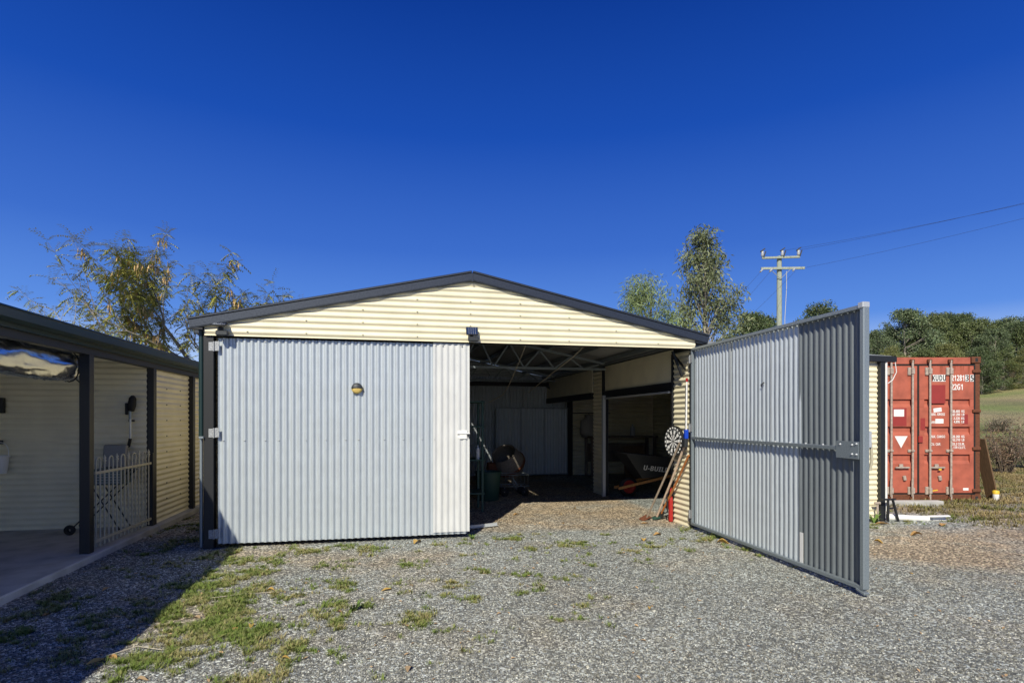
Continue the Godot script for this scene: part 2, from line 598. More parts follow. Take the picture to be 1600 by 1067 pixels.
func fallen_leaves() -> void:
	var rng := RandomNumberGenerator.new()
	rng.seed = 73
	var shapes := []
	for k in 4:
		var mb := MB.new()
		var rows := []
		for i in 6:
			var t := i / 5.0
			var w := 0.26 * sin(PI * clampf(t * 0.92 + 0.06, 0.0, 1.0)) * (1.0 - 0.25 * t)
			var row := []
			for j in 3:
				var s := (j - 1) * w
				row.append(mb.vert(Vector3(s, 0.03 + 0.1 * sin(t * (2.0 + k)) * (0.5 + 0.3 * k) + absf(s) * (0.5 + 0.3 * k), t - 0.5), Vector3(-s, 1, 0.1 * k).normalized()))
			rows.append(row)
		for i in 5:
			for j in 2:
				mb.face(rows[i][j], rows[i][j + 1], rows[i + 1][j + 1])
				mb.face(rows[i][j], rows[i + 1][j + 1], rows[i + 1][j])
		shapes.append(mb.mesh())
	var tones := [mat(0.55, 0.33, 0.12, 0.7, 0.0, "fine", 9.0), mat(0.5, 0.36, 0.2, 0.75, 0.0, "fine", 9.0), mat(0.62, 0.4, 0.1, 0.7, 0.0, "fine", 9.0), mat(0.36, 0.22, 0.1, 0.8, 0.0, "fine", 9.0)]
	var big := [[0.21, 3.25, 0.13, 2], [0.27, 3.2, 0.1, 0], [0.9, 2.85, 0.09, 0], [1.0, 2.8, 0.08, 2], [-0.45, 1.6, 0.09, 0], [0.95, 1.9, 0.08, 2], [1.95, 2.1, 0.1, 2], [2.3, 0.18, 0.16, 2], [5.05, 0.6, 0.13, 2], [5.35, 0.35, 0.13, 0], [5.55, -0.45, 0.12, 0], [4.0, 3.0, 0.06, 2], [2.1, 3.75, 0.08, 1], [3.1, 1.6, 0.06, 1], [4.6, 1.0, 0.08, 1], [5.9, 1.0, 0.16, 2], [8.85, 0.3, 0.2, 0], [9.0, -0.05, 0.18, 0], [9.6, 0.55, 0.2, 0], [8.6, 1.05, 0.16, 0], [7.8, 1.3, 0.12, 2], [3.9, -1.6, 0.1, 0], [4.6, -1.5, 0.09, 1], [4.4, -0.7, 0.08, 0], [3.5, -1.1, 0.07, 1], [5.0, -2.0, 0.07, 2], [-0.6, 2.2, 0.07, 3], [1.6, 2.6, 0.06, 3], [0.55, 2.5, 0.07, 1], [6.9, 2.6, 0.06, 2], [2.8, 2.9, 0.05, 1], [3.35, 0.7, 0.07, 1], [0.6, 3.6, 0.07, 1], [1.35, 3.45, 0.06, 2]]
	for b in big:
		var o := part("fallen_leaf", shapes[rng.randi() % 4], tones[b[3]], self, Vector3(b[0], ground_y(b[0], b[1]) + 0.004, b[1]), Basis.from_euler(Vector3(rng.randf_range(-0.15, 0.15), rng.randf() * TAU, rng.randf_range(-0.2, 0.2))).scaled(Vector3(b[2], b[2] * 0.7, b[2])))
		var tone: String = ["dry orange tan", "dull beige", "golden yellow", "dark brown"][b[3]]
		var where: String = "on the dirt floor inside the shed doorway" if b[1] < -0.2 and b[0] < 6.0 else "beside the white pipe and lean-to corner" if b[0] > 8.0 else "near the foot of the open door" if b[0] > 4.5 else "in the weedy gravel towards the verandah" if b[0] < 1.2 else "under the closed zinc door" if b[1] < 0.3 else "on the open grey gravel before the doors"
		tag(o, ("large " if b[2] > 0.11 else "small ") + tone + " fallen leaf " + where, "leaf", "fallen leaves scattered over the yard")
	var xf := []
	var cols := []
	for i in 900:
		var x := rng.randf_range(-1.0, 10.0)
		var z := rng.randf_range(-1.5, 5.0)
		if z < 0.15 and z > -0.3:
			continue
		var s := rng.randf_range(0.012, 0.04)
		xf.append(Transform3D(Basis.from_euler(Vector3(rng.randf_range(-0.3, 0.3), rng.randf() * TAU, rng.randf_range(-0.3, 0.3))).scaled(Vector3.ONE * s), Vector3(x, ground_y(x, z) + 0.008, z)))
		cols.append(Color(0.5, 0.34, 0.18) * rng.randf_range(0.5, 1.2))
	multi("leaf_litter", shapes[0], xf, cols, K.tinted, "tiny bits of dry leaf litter strewn on gravel", "leaf litter")

# ------------------------------------------------------------------ the shed
const APEX := Vector2(2.98, 3.31)
const FALL := 0.2155
func roof_y(x: float) -> float:
	return APEX.y - FALL * absf(x - APEX.x)

func build_shed() -> void:
	var s := thing("shed", "cream gabled corrugated shed with dark barge trim and grey metal doors", "shed")
	# posts at the front
	bx("corner_post", Vector3(-0.08, 1.23, -0.02), Vector3(0.11, 2.46, 0.1), K.black, s)
	bx("corner_post", Vector3(6.085, 1.24, -0.05), Vector3(0.07, 2.48, 0.09), K.black, s)
	tb("downpipe", [Vector3(-0.165, 2.52, 0.0), Vector3(-0.165, 1.28, 0.0)], 0.026, K.green, s, 10)
	tb("downpipe", [Vector3(-0.165, 1.3, 0.0), Vector3(-0.165, 0.02, 0.0)], 0.018, K.galv, s, 10)
	bx("pipe_bracket", Vector3(-0.15, 1.29, 0.035), Vector3(0.05, 0.025, 0.05), K.galv, s)
	bx("header_beam", Vector3(2.98, 2.51, -0.06), Vector3(6.1, 0.09, 0.08), K.black, s)
	# gable cladding
	var gl := func(y: float) -> float: return maxf(-0.115, APEX.x - (3.27 - y) / FALL)
	var gr := func(y: float) -> float: return minf(6.05, APEX.x + (3.27 - y) / FALL)
	part("gable_sheet", corrugated(2.465, 2.465 + 8.0 * PITCH, gl, gr, true, 0.0085, 21, 0.002), K.cream, s, Vector3(0, 0, 0.065))
	part("gable_sheet", corrugated(2.465 + 8.0 * PITCH - 0.01, 3.262, gl, gr, true, 0.0085, 22, 0.002), K.cream, s, Vector3(0, 0, 0.067))
	var sp := []
	for q in [0.35, 1.0, 1.65, 2.3, 2.96, 3.6, 4.25, 4.9, 5.5]:
		for r in [2.52, 2.6724, 2.8248, 2.9772]:
			if r < roof_y(q) - 0.16:
				sp.append(Vector3(q, r, 0.074))
	screws(sp, K.cream, s)
	# barge: a tall face, a rolled lip above and a soffit return, either side of the ridge
	for side in [-1, 1]:
		var e := Vector3(APEX.x + side * 3.25, roof_y(APEX.x + 3.25), 0)
		var a := Vector3(APEX.x, APEX.y, 0)
		var along: Vector3 = (e - a).normalized()
		var up: Vector3 = Vector3(-along.y, along.x, 0) * (1 if side > 0 else -1)
		var bas := Basis(along, up, along.cross(up))
		var mid: Vector3 = (a + e) * 0.5
		var len := a.distance_to(e)
		bx("barge_board", mid - up * 0.0275 + Vector3(0, 0, 0.105), Vector3(len, 0.09, 0.018), K.slate, s, bas, 0.004)
		bx("barge_cap", mid + up * 0.032 + Vector3(0, 0, 0.075), Vector3(len, 0.026, 0.1), K.slate, s, bas, 0.008)
		bx("barge_return", mid - up * 0.0765 + Vector3(0, 0, 0.09), Vector3(len, 0.008, 0.04), K.slate, s, bas)
		# roof sheets: ribs run down the slope
		var xa := bas.z if side < 0 else bas.z
		var rb := Basis(Vector3(0, 0, -1), along, Vector3(0, 0, -1).cross(along))
		part("roof_sheet", corrugated(0.0, 7.95, func(_q): return 0.01, func(_q): return len, false, 0.0085, 30 + side), K.roof, s, Vector3(a.x, a.y + 0.005, 0.06), rb)
		for k in 6:
			var f := (k + 0.5) / 6.0
			var pp: Vector3 = a.lerp(e, f) - up * 0.06
			beam("purlin", Vector3(pp.x, pp.y, -0.1), Vector3(pp.x, pp.y, -7.7), 0.05, 0.07, K.galv, s)
		bx("eave_gutter", Vector3(e.x - side * 0.05, e.y - 0.06, -3.95), Vector3(0.1, 0.09, 7.7), K.slate, s)
	bx("ridge_joint", Vector3(APEX.x, APEX.y - 0.045, 0.118), Vector3(0.022, 0.1, 0.006), K.slate, s)
	bx("barge_end_cap", Vector3(-0.2, 2.535, 0.08), Vector3(0.16, 0.025, 0.05), K.black, s)
	# trusses
	for z in [-3.15, -6.6]:
		bx("truss_chord", Vector3(2.99, 2.45, z), Vector3(5.98, 0.045, 0.045), K.galv, s)
		for side in [-1, 1]:
			beam("truss_rafter", Vector3(APEX.x, APEX.y - 0.16, z), Vector3(APEX.x + side * 2.98, roof_y(APEX.x + 2.98) - 0.11, z), 0.045, 0.045, K.galv, s)
			for k in 5:
				var x0: float = APEX.x + side * (0.25 + k * 0.58)
				var x1: float = x0 + side * 0.3
				var x2: float = x0 + side * 0.58
				beam("truss_web", Vector3(x0, 2.45, z), Vector3(x1, roof_y(x1) - 0.16, z), 0.03, 0.03, K.galv, s)
				if k < 4:
					beam("truss_web", Vector3(x1, roof_y(x1) - 0.16, z), Vector3(x2, 2.45, z), 0.03, 0.03, K.galv, s)
	# side and rear walls
	wall_sheets("side_sheet", 7.7, 2.55, K.cream, s, Vector3(-0.1, 0.0, -7.75), Basis(Vector3(0, 0, 1), Vector3.UP, Vector3(-1, 0, 0)), true, 41)
	wall_sheets("rear_sheet", 9.2, 2.62, K.zinc, s, Vector3(-0.1, 0.0, -7.78), Basis(), false, 51)
	var rg := func(y: float) -> float: return APEX.x - (3.29 - y) / FALL
	var rh := func(y: float) -> float: return APEX.x + (3.29 - y) / FALL
	part("rear_gable_sheet", corrugated(2.61, 3.28, rg, rh, true, 0.0085, 61), K.zinc, s, Vector3(0, 0, -7.76))
	# the rear bay: a lower sliding panel in front of the wall, its post, brace and ladder rail
	for k in 3:
		var x0 := 4.66 + k * 0.64
		part("panel_sheet", corrugated(0.0, 0.645, func(_q): return 0.0, func(_q): return 1.72, false, 0.0085, 70 + k), K.zinc, s, Vector3(x0, 0.06, -7.5 + 0.002 * k))
	bx("panel_rail", Vector3(5.62, 1.79, -7.48), Vector3(1.94, 0.035, 0.04), K.galv, s)
	bx("panel_rail", Vector3(5.62, 0.05, -7.47), Vector3(1.98, 0.03, 0.04), K.galv, s)
	bx("panel_stile", Vector3(4.65, 0.93, -7.47), Vector3(0.03, 1.75, 0.04), K.galv, s)
	bx("rear_post", Vector3(6.65, 1.3, -7.5), Vector3(0.12, 2.6, 0.12), K.black, s)
	bx("rear_post", Vector3(3.75, 1.3, -7.6), Vector3(0.1, 2.6, 0.1), K.black, s)
	bx("rear_beam", Vector3(5.2, 2.42, -7.55), Vector3(2.9, 0.1, 0.08), K.black, s)
	beam("knee_brace", Vector3(6.6, 1.95, -7.42), Vector3(5.95, 2.4, -7.42), 0.05, 0.05, K.black, s)
	# inner wall between shed and lean-to: a sunlit jamb, a column, a flat cream panel on a dark beam
	wall_sheets("jamb_sheet", 0.5, 2.46, K.cream, s, Vector3(6.06, 0.0, -0.56), Basis(Vector3(0, 0, 1), Vector3.UP, Vector3(-1, 0, 0)), true, 81)
	bx("jamb_trim", Vector3(6.065, 1.23, -0.59), Vector3(0.05, 2.46, 0.045), K.black, s)
	wall_sheets("column_sheet", 0.5, 2.46, K.cream, s, Vector3(6.06, 0.0, -4.02), Basis(Vector3(0, 0, 1), Vector3.UP, Vector3(-1, 0, 0)), true, 85)
	bx("column_post", Vector3(6.1, 1.23, -3.46), Vector3(0.1, 2.46, 0.1), K.black, s)
	bx("roller_door_track", Vector3(6.02, 0.98, -3.33), Vector3(0.06, 1.96, 0.07), K.galv_light, s)
	bx("roller_door_track", Vector3(6.02, 1.9, -1.95), Vector3(0.03, 0.03, 2.65), K.galv_light, s)
	bx("wall_panel", Vector3(6.08, 2.29, -2.01), Vector3(0.02, 0.48, 2.76), K.cream, s)
	bx("wall_panel", Vector3(6.08, 2.29, -5.93), Vector3(0.02, 0.48, 3.6), K.cream, s)
	bx("lintel_beam", Vector3(6.09, 1.985, -2.01), Vector3(0.08, 0.13, 2.76), K.black, s)
	bx("lintel_beam", Vector3(6.09, 1.985, -5.93), Vector3(0.08, 0.13, 3.6), K.black, s)
	beam("roof_strut", Vector3(6.0, 2.1, -0.2), Vector3(5.85, 2.45, -0.2), 0.03, 0.03, K.black, s)
	beam("roof_strut", Vector3(6.02, 2.2, -0.15), Vector3(6.02, 2.45, -0.5), 0.025, 0.025, K.black, s)
	# the lean-to wing on the far side of the open door
	wall_sheets("wing_front_sheet", 2.93, 2.36, K.cream, s, Vector3(6.13, 0.015, -0.02), Basis(), true, 91)
	wall_sheets("wing_side_sheet", 7.6, 2.3, K.cream, s, Vector3(9.12, 0.0, -0.1), Basis(Vector3(0, 0, -1), Vector3.UP, Vector3(1, 0, 0)), true, 95)
	bx("wing_post", Vector3(9.1, 1.19, 0.0), Vector3(0.08, 2.38, 0.09), K.black, s)
	bx("wing_fascia", Vector3(7.73, 2.405, 0.02), Vector3(3.2, 0.085, 0.08), K.black, s, Basis(Vector3.BACK, -0.01))
	bx("wing_roof", Vector3(7.7, 2.5, -3.9), Vector3(3.25, 0.04, 7.75), K.roof, s, Basis(Vector3.BACK, -0.045))
	tb("wing_downpipe", [Vector3(9.17, 2.35, 0.02), Vector3(9.17, 0.14, 0.02)], 0.022, K.pvc, s, 10)
	tb("fascia_cord", [Vector3(9.3, 2.38, 0.05), Vector3(9.33, 2.2, 0.05), Vector3(9.26, 2.08, 0.05), Vector3(9.18, 2.03, 0.05)], 0.006, K.white, s, 6)
	# back of the wing
	wall_sheets("wing_rear_sheet", 2.4, 2.4, K.cream, s, Vector3(6.75, 0.0, -7.7), Basis(), true, 97)
	crisp = 1.35
	left_door(s)
	crisp = 1.6
	right_door(s)
	crisp = 0.0

func hinge(parent: Node, at: Vector3, bas := Basis()) -> void:
	var mb := MB.new()
	mb.box(Vector3(-0.03, 0, 0.004), Vector3(0.055, 0.1, 0.005))
	mb.box(Vector3(0.035, 0.005, 0.012), Vector3(0.045, 0.11, 0.005))
	mb.tube([Vector3(0, -0.055, 0.012), Vector3(0, 0.058, 0.012)], 0.01, 8)
	part("hinge", mb.mesh(), K.hinge, parent, at, bas)

func left_door(s: Node) -> void:
	var d := Node3D.new()
	d.name = "door"
	s.add_child(d, true)
	d.set_meta("label", "closed pale zinc corrugated door with a whiter end sheet")
	var k := 0
	var x := 0.015
	while x < 2.9:
		var w: float = minf(10.0 * PITCH + 0.01, 2.92 - x)
		var dz: float = [0.0, 0.0018, 0.0006, 0.0022][k % 4]
		var ph := x
		part("sheet", corrugated(ph, ph + w, func(_q): return 0.05 + 0.002 * k, func(_q): return 2.445, false, 0.0118, 101 + k, 0.0018), K.zinc, d, Vector3(0, 0, dz))
		x += 10.0 * PITCH
		k += 1
	part("end_sheet", corrugated(2.5, 2.955, func(_q): return 0.085, func(_q): return 2.452, false, 0.006, 120, 0.002), K.zinc_white, d, Vector3(0, 0, 0.0195)).set_meta("label", "whiter newer corrugated sheet along the door's free edge")
	bx("frame_stile", Vector3(0.04, 1.25, -0.035), Vector3(0.04, 2.36, 0.04), K.galv, d)
	bx("frame_stile", Vector3(2.92, 1.25, -0.035), Vector3(0.04, 2.36, 0.04), K.galv, d)
	for y in [0.09, 1.25, 2.41]:
		bx("frame_rail", Vector3(1.48, y, -0.035), Vector3(2.83, 0.04, 0.038), K.galv, d)
	var sp := []
	for i in 13:
		var q := PITCH * (1 + i * 3 - (1 if i % 4 == 3 else 0))
		if q < 2.48:
			sp.append(Vector3(q, 1.25, 0.0095))
			if i % 2 == 0:
				sp.append(Vector3(q, 2.41, 0.0095))
	sp.append(Vector3(2.515, 1.25, 0.02))
	for q in [2.53, 2.62, 2.86]:
		sp.append(Vector3(q, 2.42, 0.02))
	screws(sp, K.galv_light, d)
	for q in [[2.735, 2.18], [2.745, 2.15], [2.81, 2.18], [2.82, 2.155]]:
		bx("vent_slot", Vector3(q[0], q[1], 0.021), Vector3(0.007, 0.02, 0.004), K.ink, d, Basis(Vector3.BACK, -0.5), 0.001)
	for y in [2.34, 1.34, 0.17]:
		hinge(d, Vector3(-0.02, y, 0.03))
	# bolt and hasp
	var mb := MB.new()
	mb.box(Vector3(2.865, 1.31, 0.026), Vector3(0.12, 0.1, 0.008))
	mb.box(Vector3(2.875, 1.28, 0.033), Vector3(0.09, 0.055, 0.012))
	mb.tube([Vector3(2.8, 1.32, 0.04), Vector3(2.955, 1.32, 0.04)], 0.009, 8)
	part("hasp", mb.mesh(), K.white, d)
	bx("padlock", Vector3(2.945, 1.295, 0.045), Vector3(0.03, 0.04, 0.016), K.dark_steel, d)

func right_door(s: Node) -> void:
	var d := Node3D.new()
	d.name = "door"
	s.add_child(d, true)
	d.position = Vector3(6.02, 0, 0.03)
	d.rotation.y = -deg_to_rad(92.35)
	d.set_meta("label", "open corrugated door showing its steel frame, outer third darker grey")
	# local x runs from hinge to free edge, z towards the shed's own side
	var W := 3.08
	var cuts := [[0.02, 0.96, "zinc"], [0.94, 1.76, "zinc"], [1.74, 2.23, "zinc"], [2.21, 2.62, "zinc_old"], [2.6, 3.04, "zinc_old"]]
	var k := 0
	for c in cuts:
		part("sheet", corrugated(c[0], c[1], func(_q): return 0.07, func(_q): return 2.455, false, 0.0088, 131 + k, 0.002), K[c[2]], d, Vector3(0, 0, -0.034 + 0.0018 * (k % 2)))
		k += 1
	for q in [0.945, 1.745]:
		bx("sheet_lap", Vector3(q, 1.262, -0.023), Vector3(0.014, 2.38, 0.004), K.galv_light, d)
	bx("top_rail", Vector3(W * 0.5, 2.452, 0.0), Vector3(W, 0.035, 0.04), K.galv, d, Basis(), 0.004)
	bx("bottom_rail", Vector3(W * 0.5, 0.075, 0.0), Vector3(W, 0.035, 0.04), K.galv, d, Basis(), 0.004)
	bx("middle_rail", Vector3(W * 0.5 - 0.02, 1.245, 0.004), Vector3(W - 0.06, 0.035, 0.035), K.galv, d, Basis(), 0.004)
	bx("stile", Vector3(0.015, 1.262, 0.0), Vector3(0.035, 2.34, 0.038), K.galv, d, Basis(), 0.004)
	bx("stile", Vector3(3.075, 1.265, -0.008), Vector3(0.05, 2.4, 0.06), K.galv, d, Basis(), 0.008)
	bx("corner_block", Vector3(3.07, 2.462, -0.004), Vector3(0.064, 0.05, 0.068), K.galv_light, d, Basis(), 0.006)
	bx("drop_foot", Vector3(3.06, 0.045, 0.0), Vector3(0.1, 0.02, 0.05), K.galv, d, Basis(Vector3.BACK, -0.25))
	bx("lock_plate", Vector3(2.92, 1.235, 0.027), Vector3(0.27, 0.15, 0.006), K.galv, d)
	var sp := []
	for q in [[2.84, 1.28], [2.98, 1.28], [3.03, 1.29], [3.03, 1.2], [2.98, 1.2]]:
		sp.append(Vector3(q[0], q[1], 0.03))
	for i in 12:
		sp.append(Vector3(0.2 + i * 0.24, 1.265, 0.012))
	screws(sp, K.galv_light, d)
	var st := bx("sticker", Vector3(2.25, 0.235, -0.021), Vector3(0.05, 0.3, 0.003), K.white, d, Basis(), 0.001)
	st.set_meta("label", "white paper strip stuck low on the dark sheets")
	tb("wire_twist", [Vector3(1.58, 1.86, -0.02), Vector3(1.6, 1.88, -0.005), Vector3(1.64, 1.895, -0.012), Vector3(1.66, 1.9, 0.0)], 0.006, K.black, d, 6)
	for y in [2.32, 1.38, 0.2]:
		hinge(d, Vector3(-0.01, y, 0.012))
	# latch on the outer side, with a loop of rope
	bx("latch", Vector3(3.05, 1.33, -0.06), Vector3(0.06, 0.14, 0.03), K.galv_light, d)
	tb("latch_rope", [Vector3(3.06, 1.3, -0.08), Vector3(3.05, 1.15, -0.1), Vector3(3.04, 1.06, -0.09)], 0.012, K.fence, d, 6)

# ------------------------------------------------------------------ small fittings on the shed
func solar_light(at: Vector3, tilt: float, label: String) -> void:
	var t := thing("solar_light", label, "light", at)
	bx("lamp_housing", Vector3(0.02, -0.05, 0.045), Vector3(0.13, 0.06, 0.06), K.dark_steel, t, Basis(), 0.01)
	bx("bracket", Vector3(0.0, -0.005, 0.02), Vector3(0.04, 0.06, 0.05), K.black, t)
	var pb := Basis(Vector3.RIGHT, tilt)
	var p := bx("solar_panel", Vector3(0, 0.045, 0.07), Vector3(0.15, 0.11, 0.014), K.black, t, pb, 0.004)
	bx("solar_cells", Vector3(0, 0, 0.0085), Vector3(0.135, 0.095, 0.003), K.panel, p)
	var mb := MB.new()
	for i in 4:
		mb.box(Vector3(-0.0675 + 0.027 * (i + 1), 0, 0.0105), Vector3(0.0015, 0.095, 0.001), Basis(), 0.0)
	part("cell_lines", mb.mesh(), K.galv_light, p)

func wall_light() -> void:
	var t := thing("wall_light", "round bulkhead light, black above and amber below, on zinc door", "light", Vector3(1.58, 1.875, 0.012))
	var fx := Transform3D(Basis(Vector3.RIGHT, PI / 2), Vector3.ZERO)
	var prof := [Vector2(0.066, 0.0), Vector2(0.066, 0.02), Vector2(0.058, 0.035), Vector2(0.04, 0.046), Vector2(0.0005, 0.05)]
	part("hood", MB.new().lathe(prof, fx, 14, PI, TAU).mesh(), K.dark_steel, t)
	part("lens", MB.new().lathe(prof, fx, 14, 0.0, PI).mesh(), K.amber, t)
	bx("lip", Vector3(0, 0.002, 0.027), Vector3(0.132, 0.006, 0.05), K.black, t)

# ------------------------------------------------------------------ inside the shed
func dartboard() -> void:
	var t := thing("dartboard", "black and white dartboard hanging on the sunlit cream jamb", "dartboard", Vector3(5.985, 1.18, -0.43))
	t.rotation = Vector3(0, -PI / 2 + 0.12, 0.06)
	var xf := Transform3D(Basis(Vector3.RIGHT, PI / 2), Vector3.ZERO)
	part("board", MB.new().lathe([Vector2(0.0001, -0.035), Vector2(0.226, -0.035), Vector2(0.228, 0.0), Vector2(0.2255, 0.004), Vector2(0.0001, 0.004)], xf, 32).mesh(), K.ink, t)
	var mb := MB.new()
	var db := MB.new()
	for i in 20:
		var a0 := TAU * (i - 0.5) / 20.0
		var m := mb if i % 2 == 0 else db
		for ring in [[0.016, 0.098], [0.108, 0.162]]:
			m.quad(Vector3(cos(a0) * ring[0], sin(a0) * ring[0], 0.006), Vector3(cos(a0) * ring[1], sin(a0) * ring[1], 0.006), Vector3(cos(a0 + TAU / 20) * ring[1], sin(a0 + TAU / 20) * ring[1], 0.006), Vector3(cos(a0 + TAU / 20) * ring[0], sin(a0 + TAU / 20) * ring[0], 0.006), Vector3.BACK)
		# the numbers round the rim read as pale flecks
		mb.box(Vector3(cos(a0 + 0.157) * 0.195, sin(a0 + 0.157) * 0.195, 0.006), Vector3(0.022, 0.03, 0.003), Basis(Vector3.BACK, a0), 0.001)
	part("pale_wedges", mb.mesh(), K.white, t)
	part("dark_wedges", db.mesh(), K.black, t)
	tb("rim_wire", ring_pts(0.17, 0.008, 28), 0.002, K.galv_light, t, 5)

func ring_pts(r: float, z: float, n: int) -> Array:
	var o := []
	for i in n + 1:
		o.append(Vector3(cos(TAU * i / n) * r, sin(TAU * i / n) * r, z))
	return o

func tools() -> void:
	var t := thing("hoe", "weathered grey handled hoe leaning at the jamb, rusty blade", "hoe", Vector3(5.72, 0, -0.75))
	tb("handle", [Vector3(0, 0.03, 0), Vector3(0.14, 0.6, 0.25), Vector3(0.27, 1.17, 0.5)], 0.016, K.wood_grey, t, 8)
	bx("blade", Vector3(-0.03, 0.03, 0.0), Vector3(0.15, 0.008, 0.11), K.rust, t, Basis.from_euler(Vector3(0.2, 0.3, 0.35)))
	t = thing("rake", "pale timber handled rake leaning at the jamb, dark green head", "rake", Vector3(5.86, 0, -0.72))
	tb("handle", [Vector3(0, 0.03, 0), Vector3(0.09, 0.6, 0.29), Vector3(0.16, 1.17, 0.58)], 0.017, K.wood_pale, t, 8)
	bx("head", Vector3(0.0, 0.03, 0.0), Vector3(0.13, 0.035, 0.05), K.bin, t, Basis(Vector3.UP, 0.4))
	for i in 6:
		tb("tine", [Vector3(-0.05 + i * 0.02, 0.035, 0.02 - i * 0.009), Vector3(-0.045 + i * 0.02, 0.004, 0.05 - i * 0.009)], 0.003, K.dark_steel, t, 5)
	t = thing("shovel", "orange varnished timber shovel leaning at the jamb", "shovel", Vector3(5.93, 0, -0.7))
	tb("handle", [Vector3(0, 0.1, 0), Vector3(0.05, 0.55, 0.33), Vector3(0.09, 1.0, 0.65)], 0.016, K.wood_orange, t, 8)
	bx("blade", Vector3(-0.004, 0.065, -0.02), Vector3(0.1, 0.13, 0.012), K.dark_steel, t, Basis(Vector3.RIGHT, 0.5), 0.005)
	t = thing("fire_extinguisher", "red cylinder standing behind the leaning garden tools", "extinguisher", Vector3(5.995, 0, -0.53))
	part("cylinder", MB.new().lathe([Vector2(0.0001, 0.0), Vector2(0.03, 0.0), Vector2(0.033, 0.02), Vector2(0.033, 0.3), Vector2(0.025, 0.36), Vector2(0.014, 0.39), Vector2(0.014, 0.5), Vector2(0.0001, 0.5)], Transform3D(), 16).mesh(), K.red, t)
	tb("valve", [Vector3(0, 0.48, 0), Vector3(0, 0.52, 0), Vector3(-0.04, 0.54, 0.03)], 0.012, K.black, t, 6)
	tb("hose", [Vector3(-0.02, 0.5, 0.02), Vector3(-0.07, 0.4, 0.02), Vector3(-0.065, 0.15, 0.02)], 0.01, K.rubber, t, 6)
	t = thing("broom", "white handled broom upright on the jamb with blue socket and red tip", "broom", Vector3(5.99, 1.2, -0.07))
	tb("handle", [Vector3(0.0, 0.1, 0), Vector3(0.015, 0.82, -0.01)], 0.0125, K.pvc, t, 8)
	bx("socket", Vector3(0, 0.09, 0), Vector3(0.05, 0.13, 0.06), K.blue, t, Basis(), 0.01)
	tb("tip", [Vector3(0.015, 0.82, -0.01), Vector3(0.016, 0.87, -0.01)], 0.016, K.red, t, 8)
	bx("bristles", Vector3(-0.01, -0.03, -0.02), Vector3(0.05, 0.12, 0.1), K.dark_steel, t, Basis(), 0.01)

func wheelbarrow() -> void:
	var t := thing("wheelbarrow", "black tray wheelbarrow with red wheel and orange timber handles", "wheelbarrow", Vector3(6.5, 0, -3.25))
	# wheel towards -x, handles rising towards +x
	var wx := Transform3D(Basis(Vector3.RIGHT, PI / 2), Vector3(0.0, 0.19, 0.0))
	var w := part("wheel", MB.new().lathe([Vector2(0.13, -0.045), Vector2(0.17, -0.045), Vector2(0.19, -0.02), Vector2(0.19, 0.02), Vector2(0.17, 0.045), Vector2(0.13, 0.045)], wx, 24).mesh(), K.rubber, t)
	part("rim", MB.new().lathe([Vector2(0.02, -0.05), Vector2(0.03, -0.02), Vector2(0.1, -0.015), Vector2(0.135, -0.045), Vector2(0.135, 0.045), Vector2(0.1, 0.015), Vector2(0.03, 0.02), Vector2(0.02, 0.05)], wx, 24).mesh(), K.red, w)
	for z in [-0.2, 0.2]:
		beam("handle", Vector3(-0.25, 0.17, z * 0.5), Vector3(1.25, 0.52, z * 1.5), 0.04, 0.05, K.timber, t)
		tb("leg", [Vector3(0.75, 0.4, z), Vector3(0.8, 0.02, z * 1.1), Vector3(0.95, 0.02, z * 1.1), Vector3(1.0, 0.44, z)], 0.014, K.dark_steel, t, 6)
	# tray: bottom smaller than the rim, nose raked forward
	var b := [Vector3(0.2, 0.36, -0.2), Vector3(0.85, 0.42, -0.22), Vector3(0.85, 0.42, 0.22), Vector3(0.2, 0.36, 0.2)]
	var r := [Vector3(-0.2, 0.86, -0.34), Vector3(1.05, 0.72, -0.36), Vector3(1.05, 0.72, 0.36), Vector3(-0.2, 0.86, 0.34)]
	var mb := MB.new()
	for i in 4:
		var j := (i + 1) % 4
		var nn: Vector3 = (b[j] - b[i]).cross(r[i] - b[i]).normalized()
		if nn.dot((b[i] + b[j]) * 0.5 - Vector3(0.5, 0.5, 0)) < 0:
			nn = -nn
		mb.quad(b[i], b[j], r[j], r[i], nn)
	mb.quad(b[0], b[1], b[2], b[3], Vector3.DOWN)
	part("tray", mb.mesh(), K.tray, t)
	tb("tray_rim", [r[0], r[1], r[2], r[3], r[0]], 0.014, K.tray, t, 6)
	var side_n: Vector3 = (b[2] - b[3]).cross(r[3] - b[3]).normalized()
	if side_n.z < 0:
		side_n = -side_n
	var ux: Vector3 = (r[2] - r[3]).normalized()
	var uy := side_n.cross(ux)
	var tx := text("U-BUILD", 0.095, K.white, t, Vector3(0.44, 0.55, 0.292), Basis(ux, uy, side_n))
	tx.name = "lettering"

func text(words: String, tall: float, m: Material, parent: Node, at: Vector3, bas := Basis(), squeeze := 1.0, bold := true) -> MeshInstance3D:
	var f := SystemFont.new()
	f.font_names = PackedStringArray(["Droid Sans"])
	f.font_weight = 700 if bold else 400
	var tm := TextMesh.new()
	tm.font = f
	tm.text = words
	tm.font_size = 64
	tm.pixel_size = tall / 46.0
	tm.depth = 0.003
	tm.curve_step = 4.0
	return part("lettering", tm, m, parent, at, bas * Basis.from_scale(Vector3(squeeze, 1, 1)))

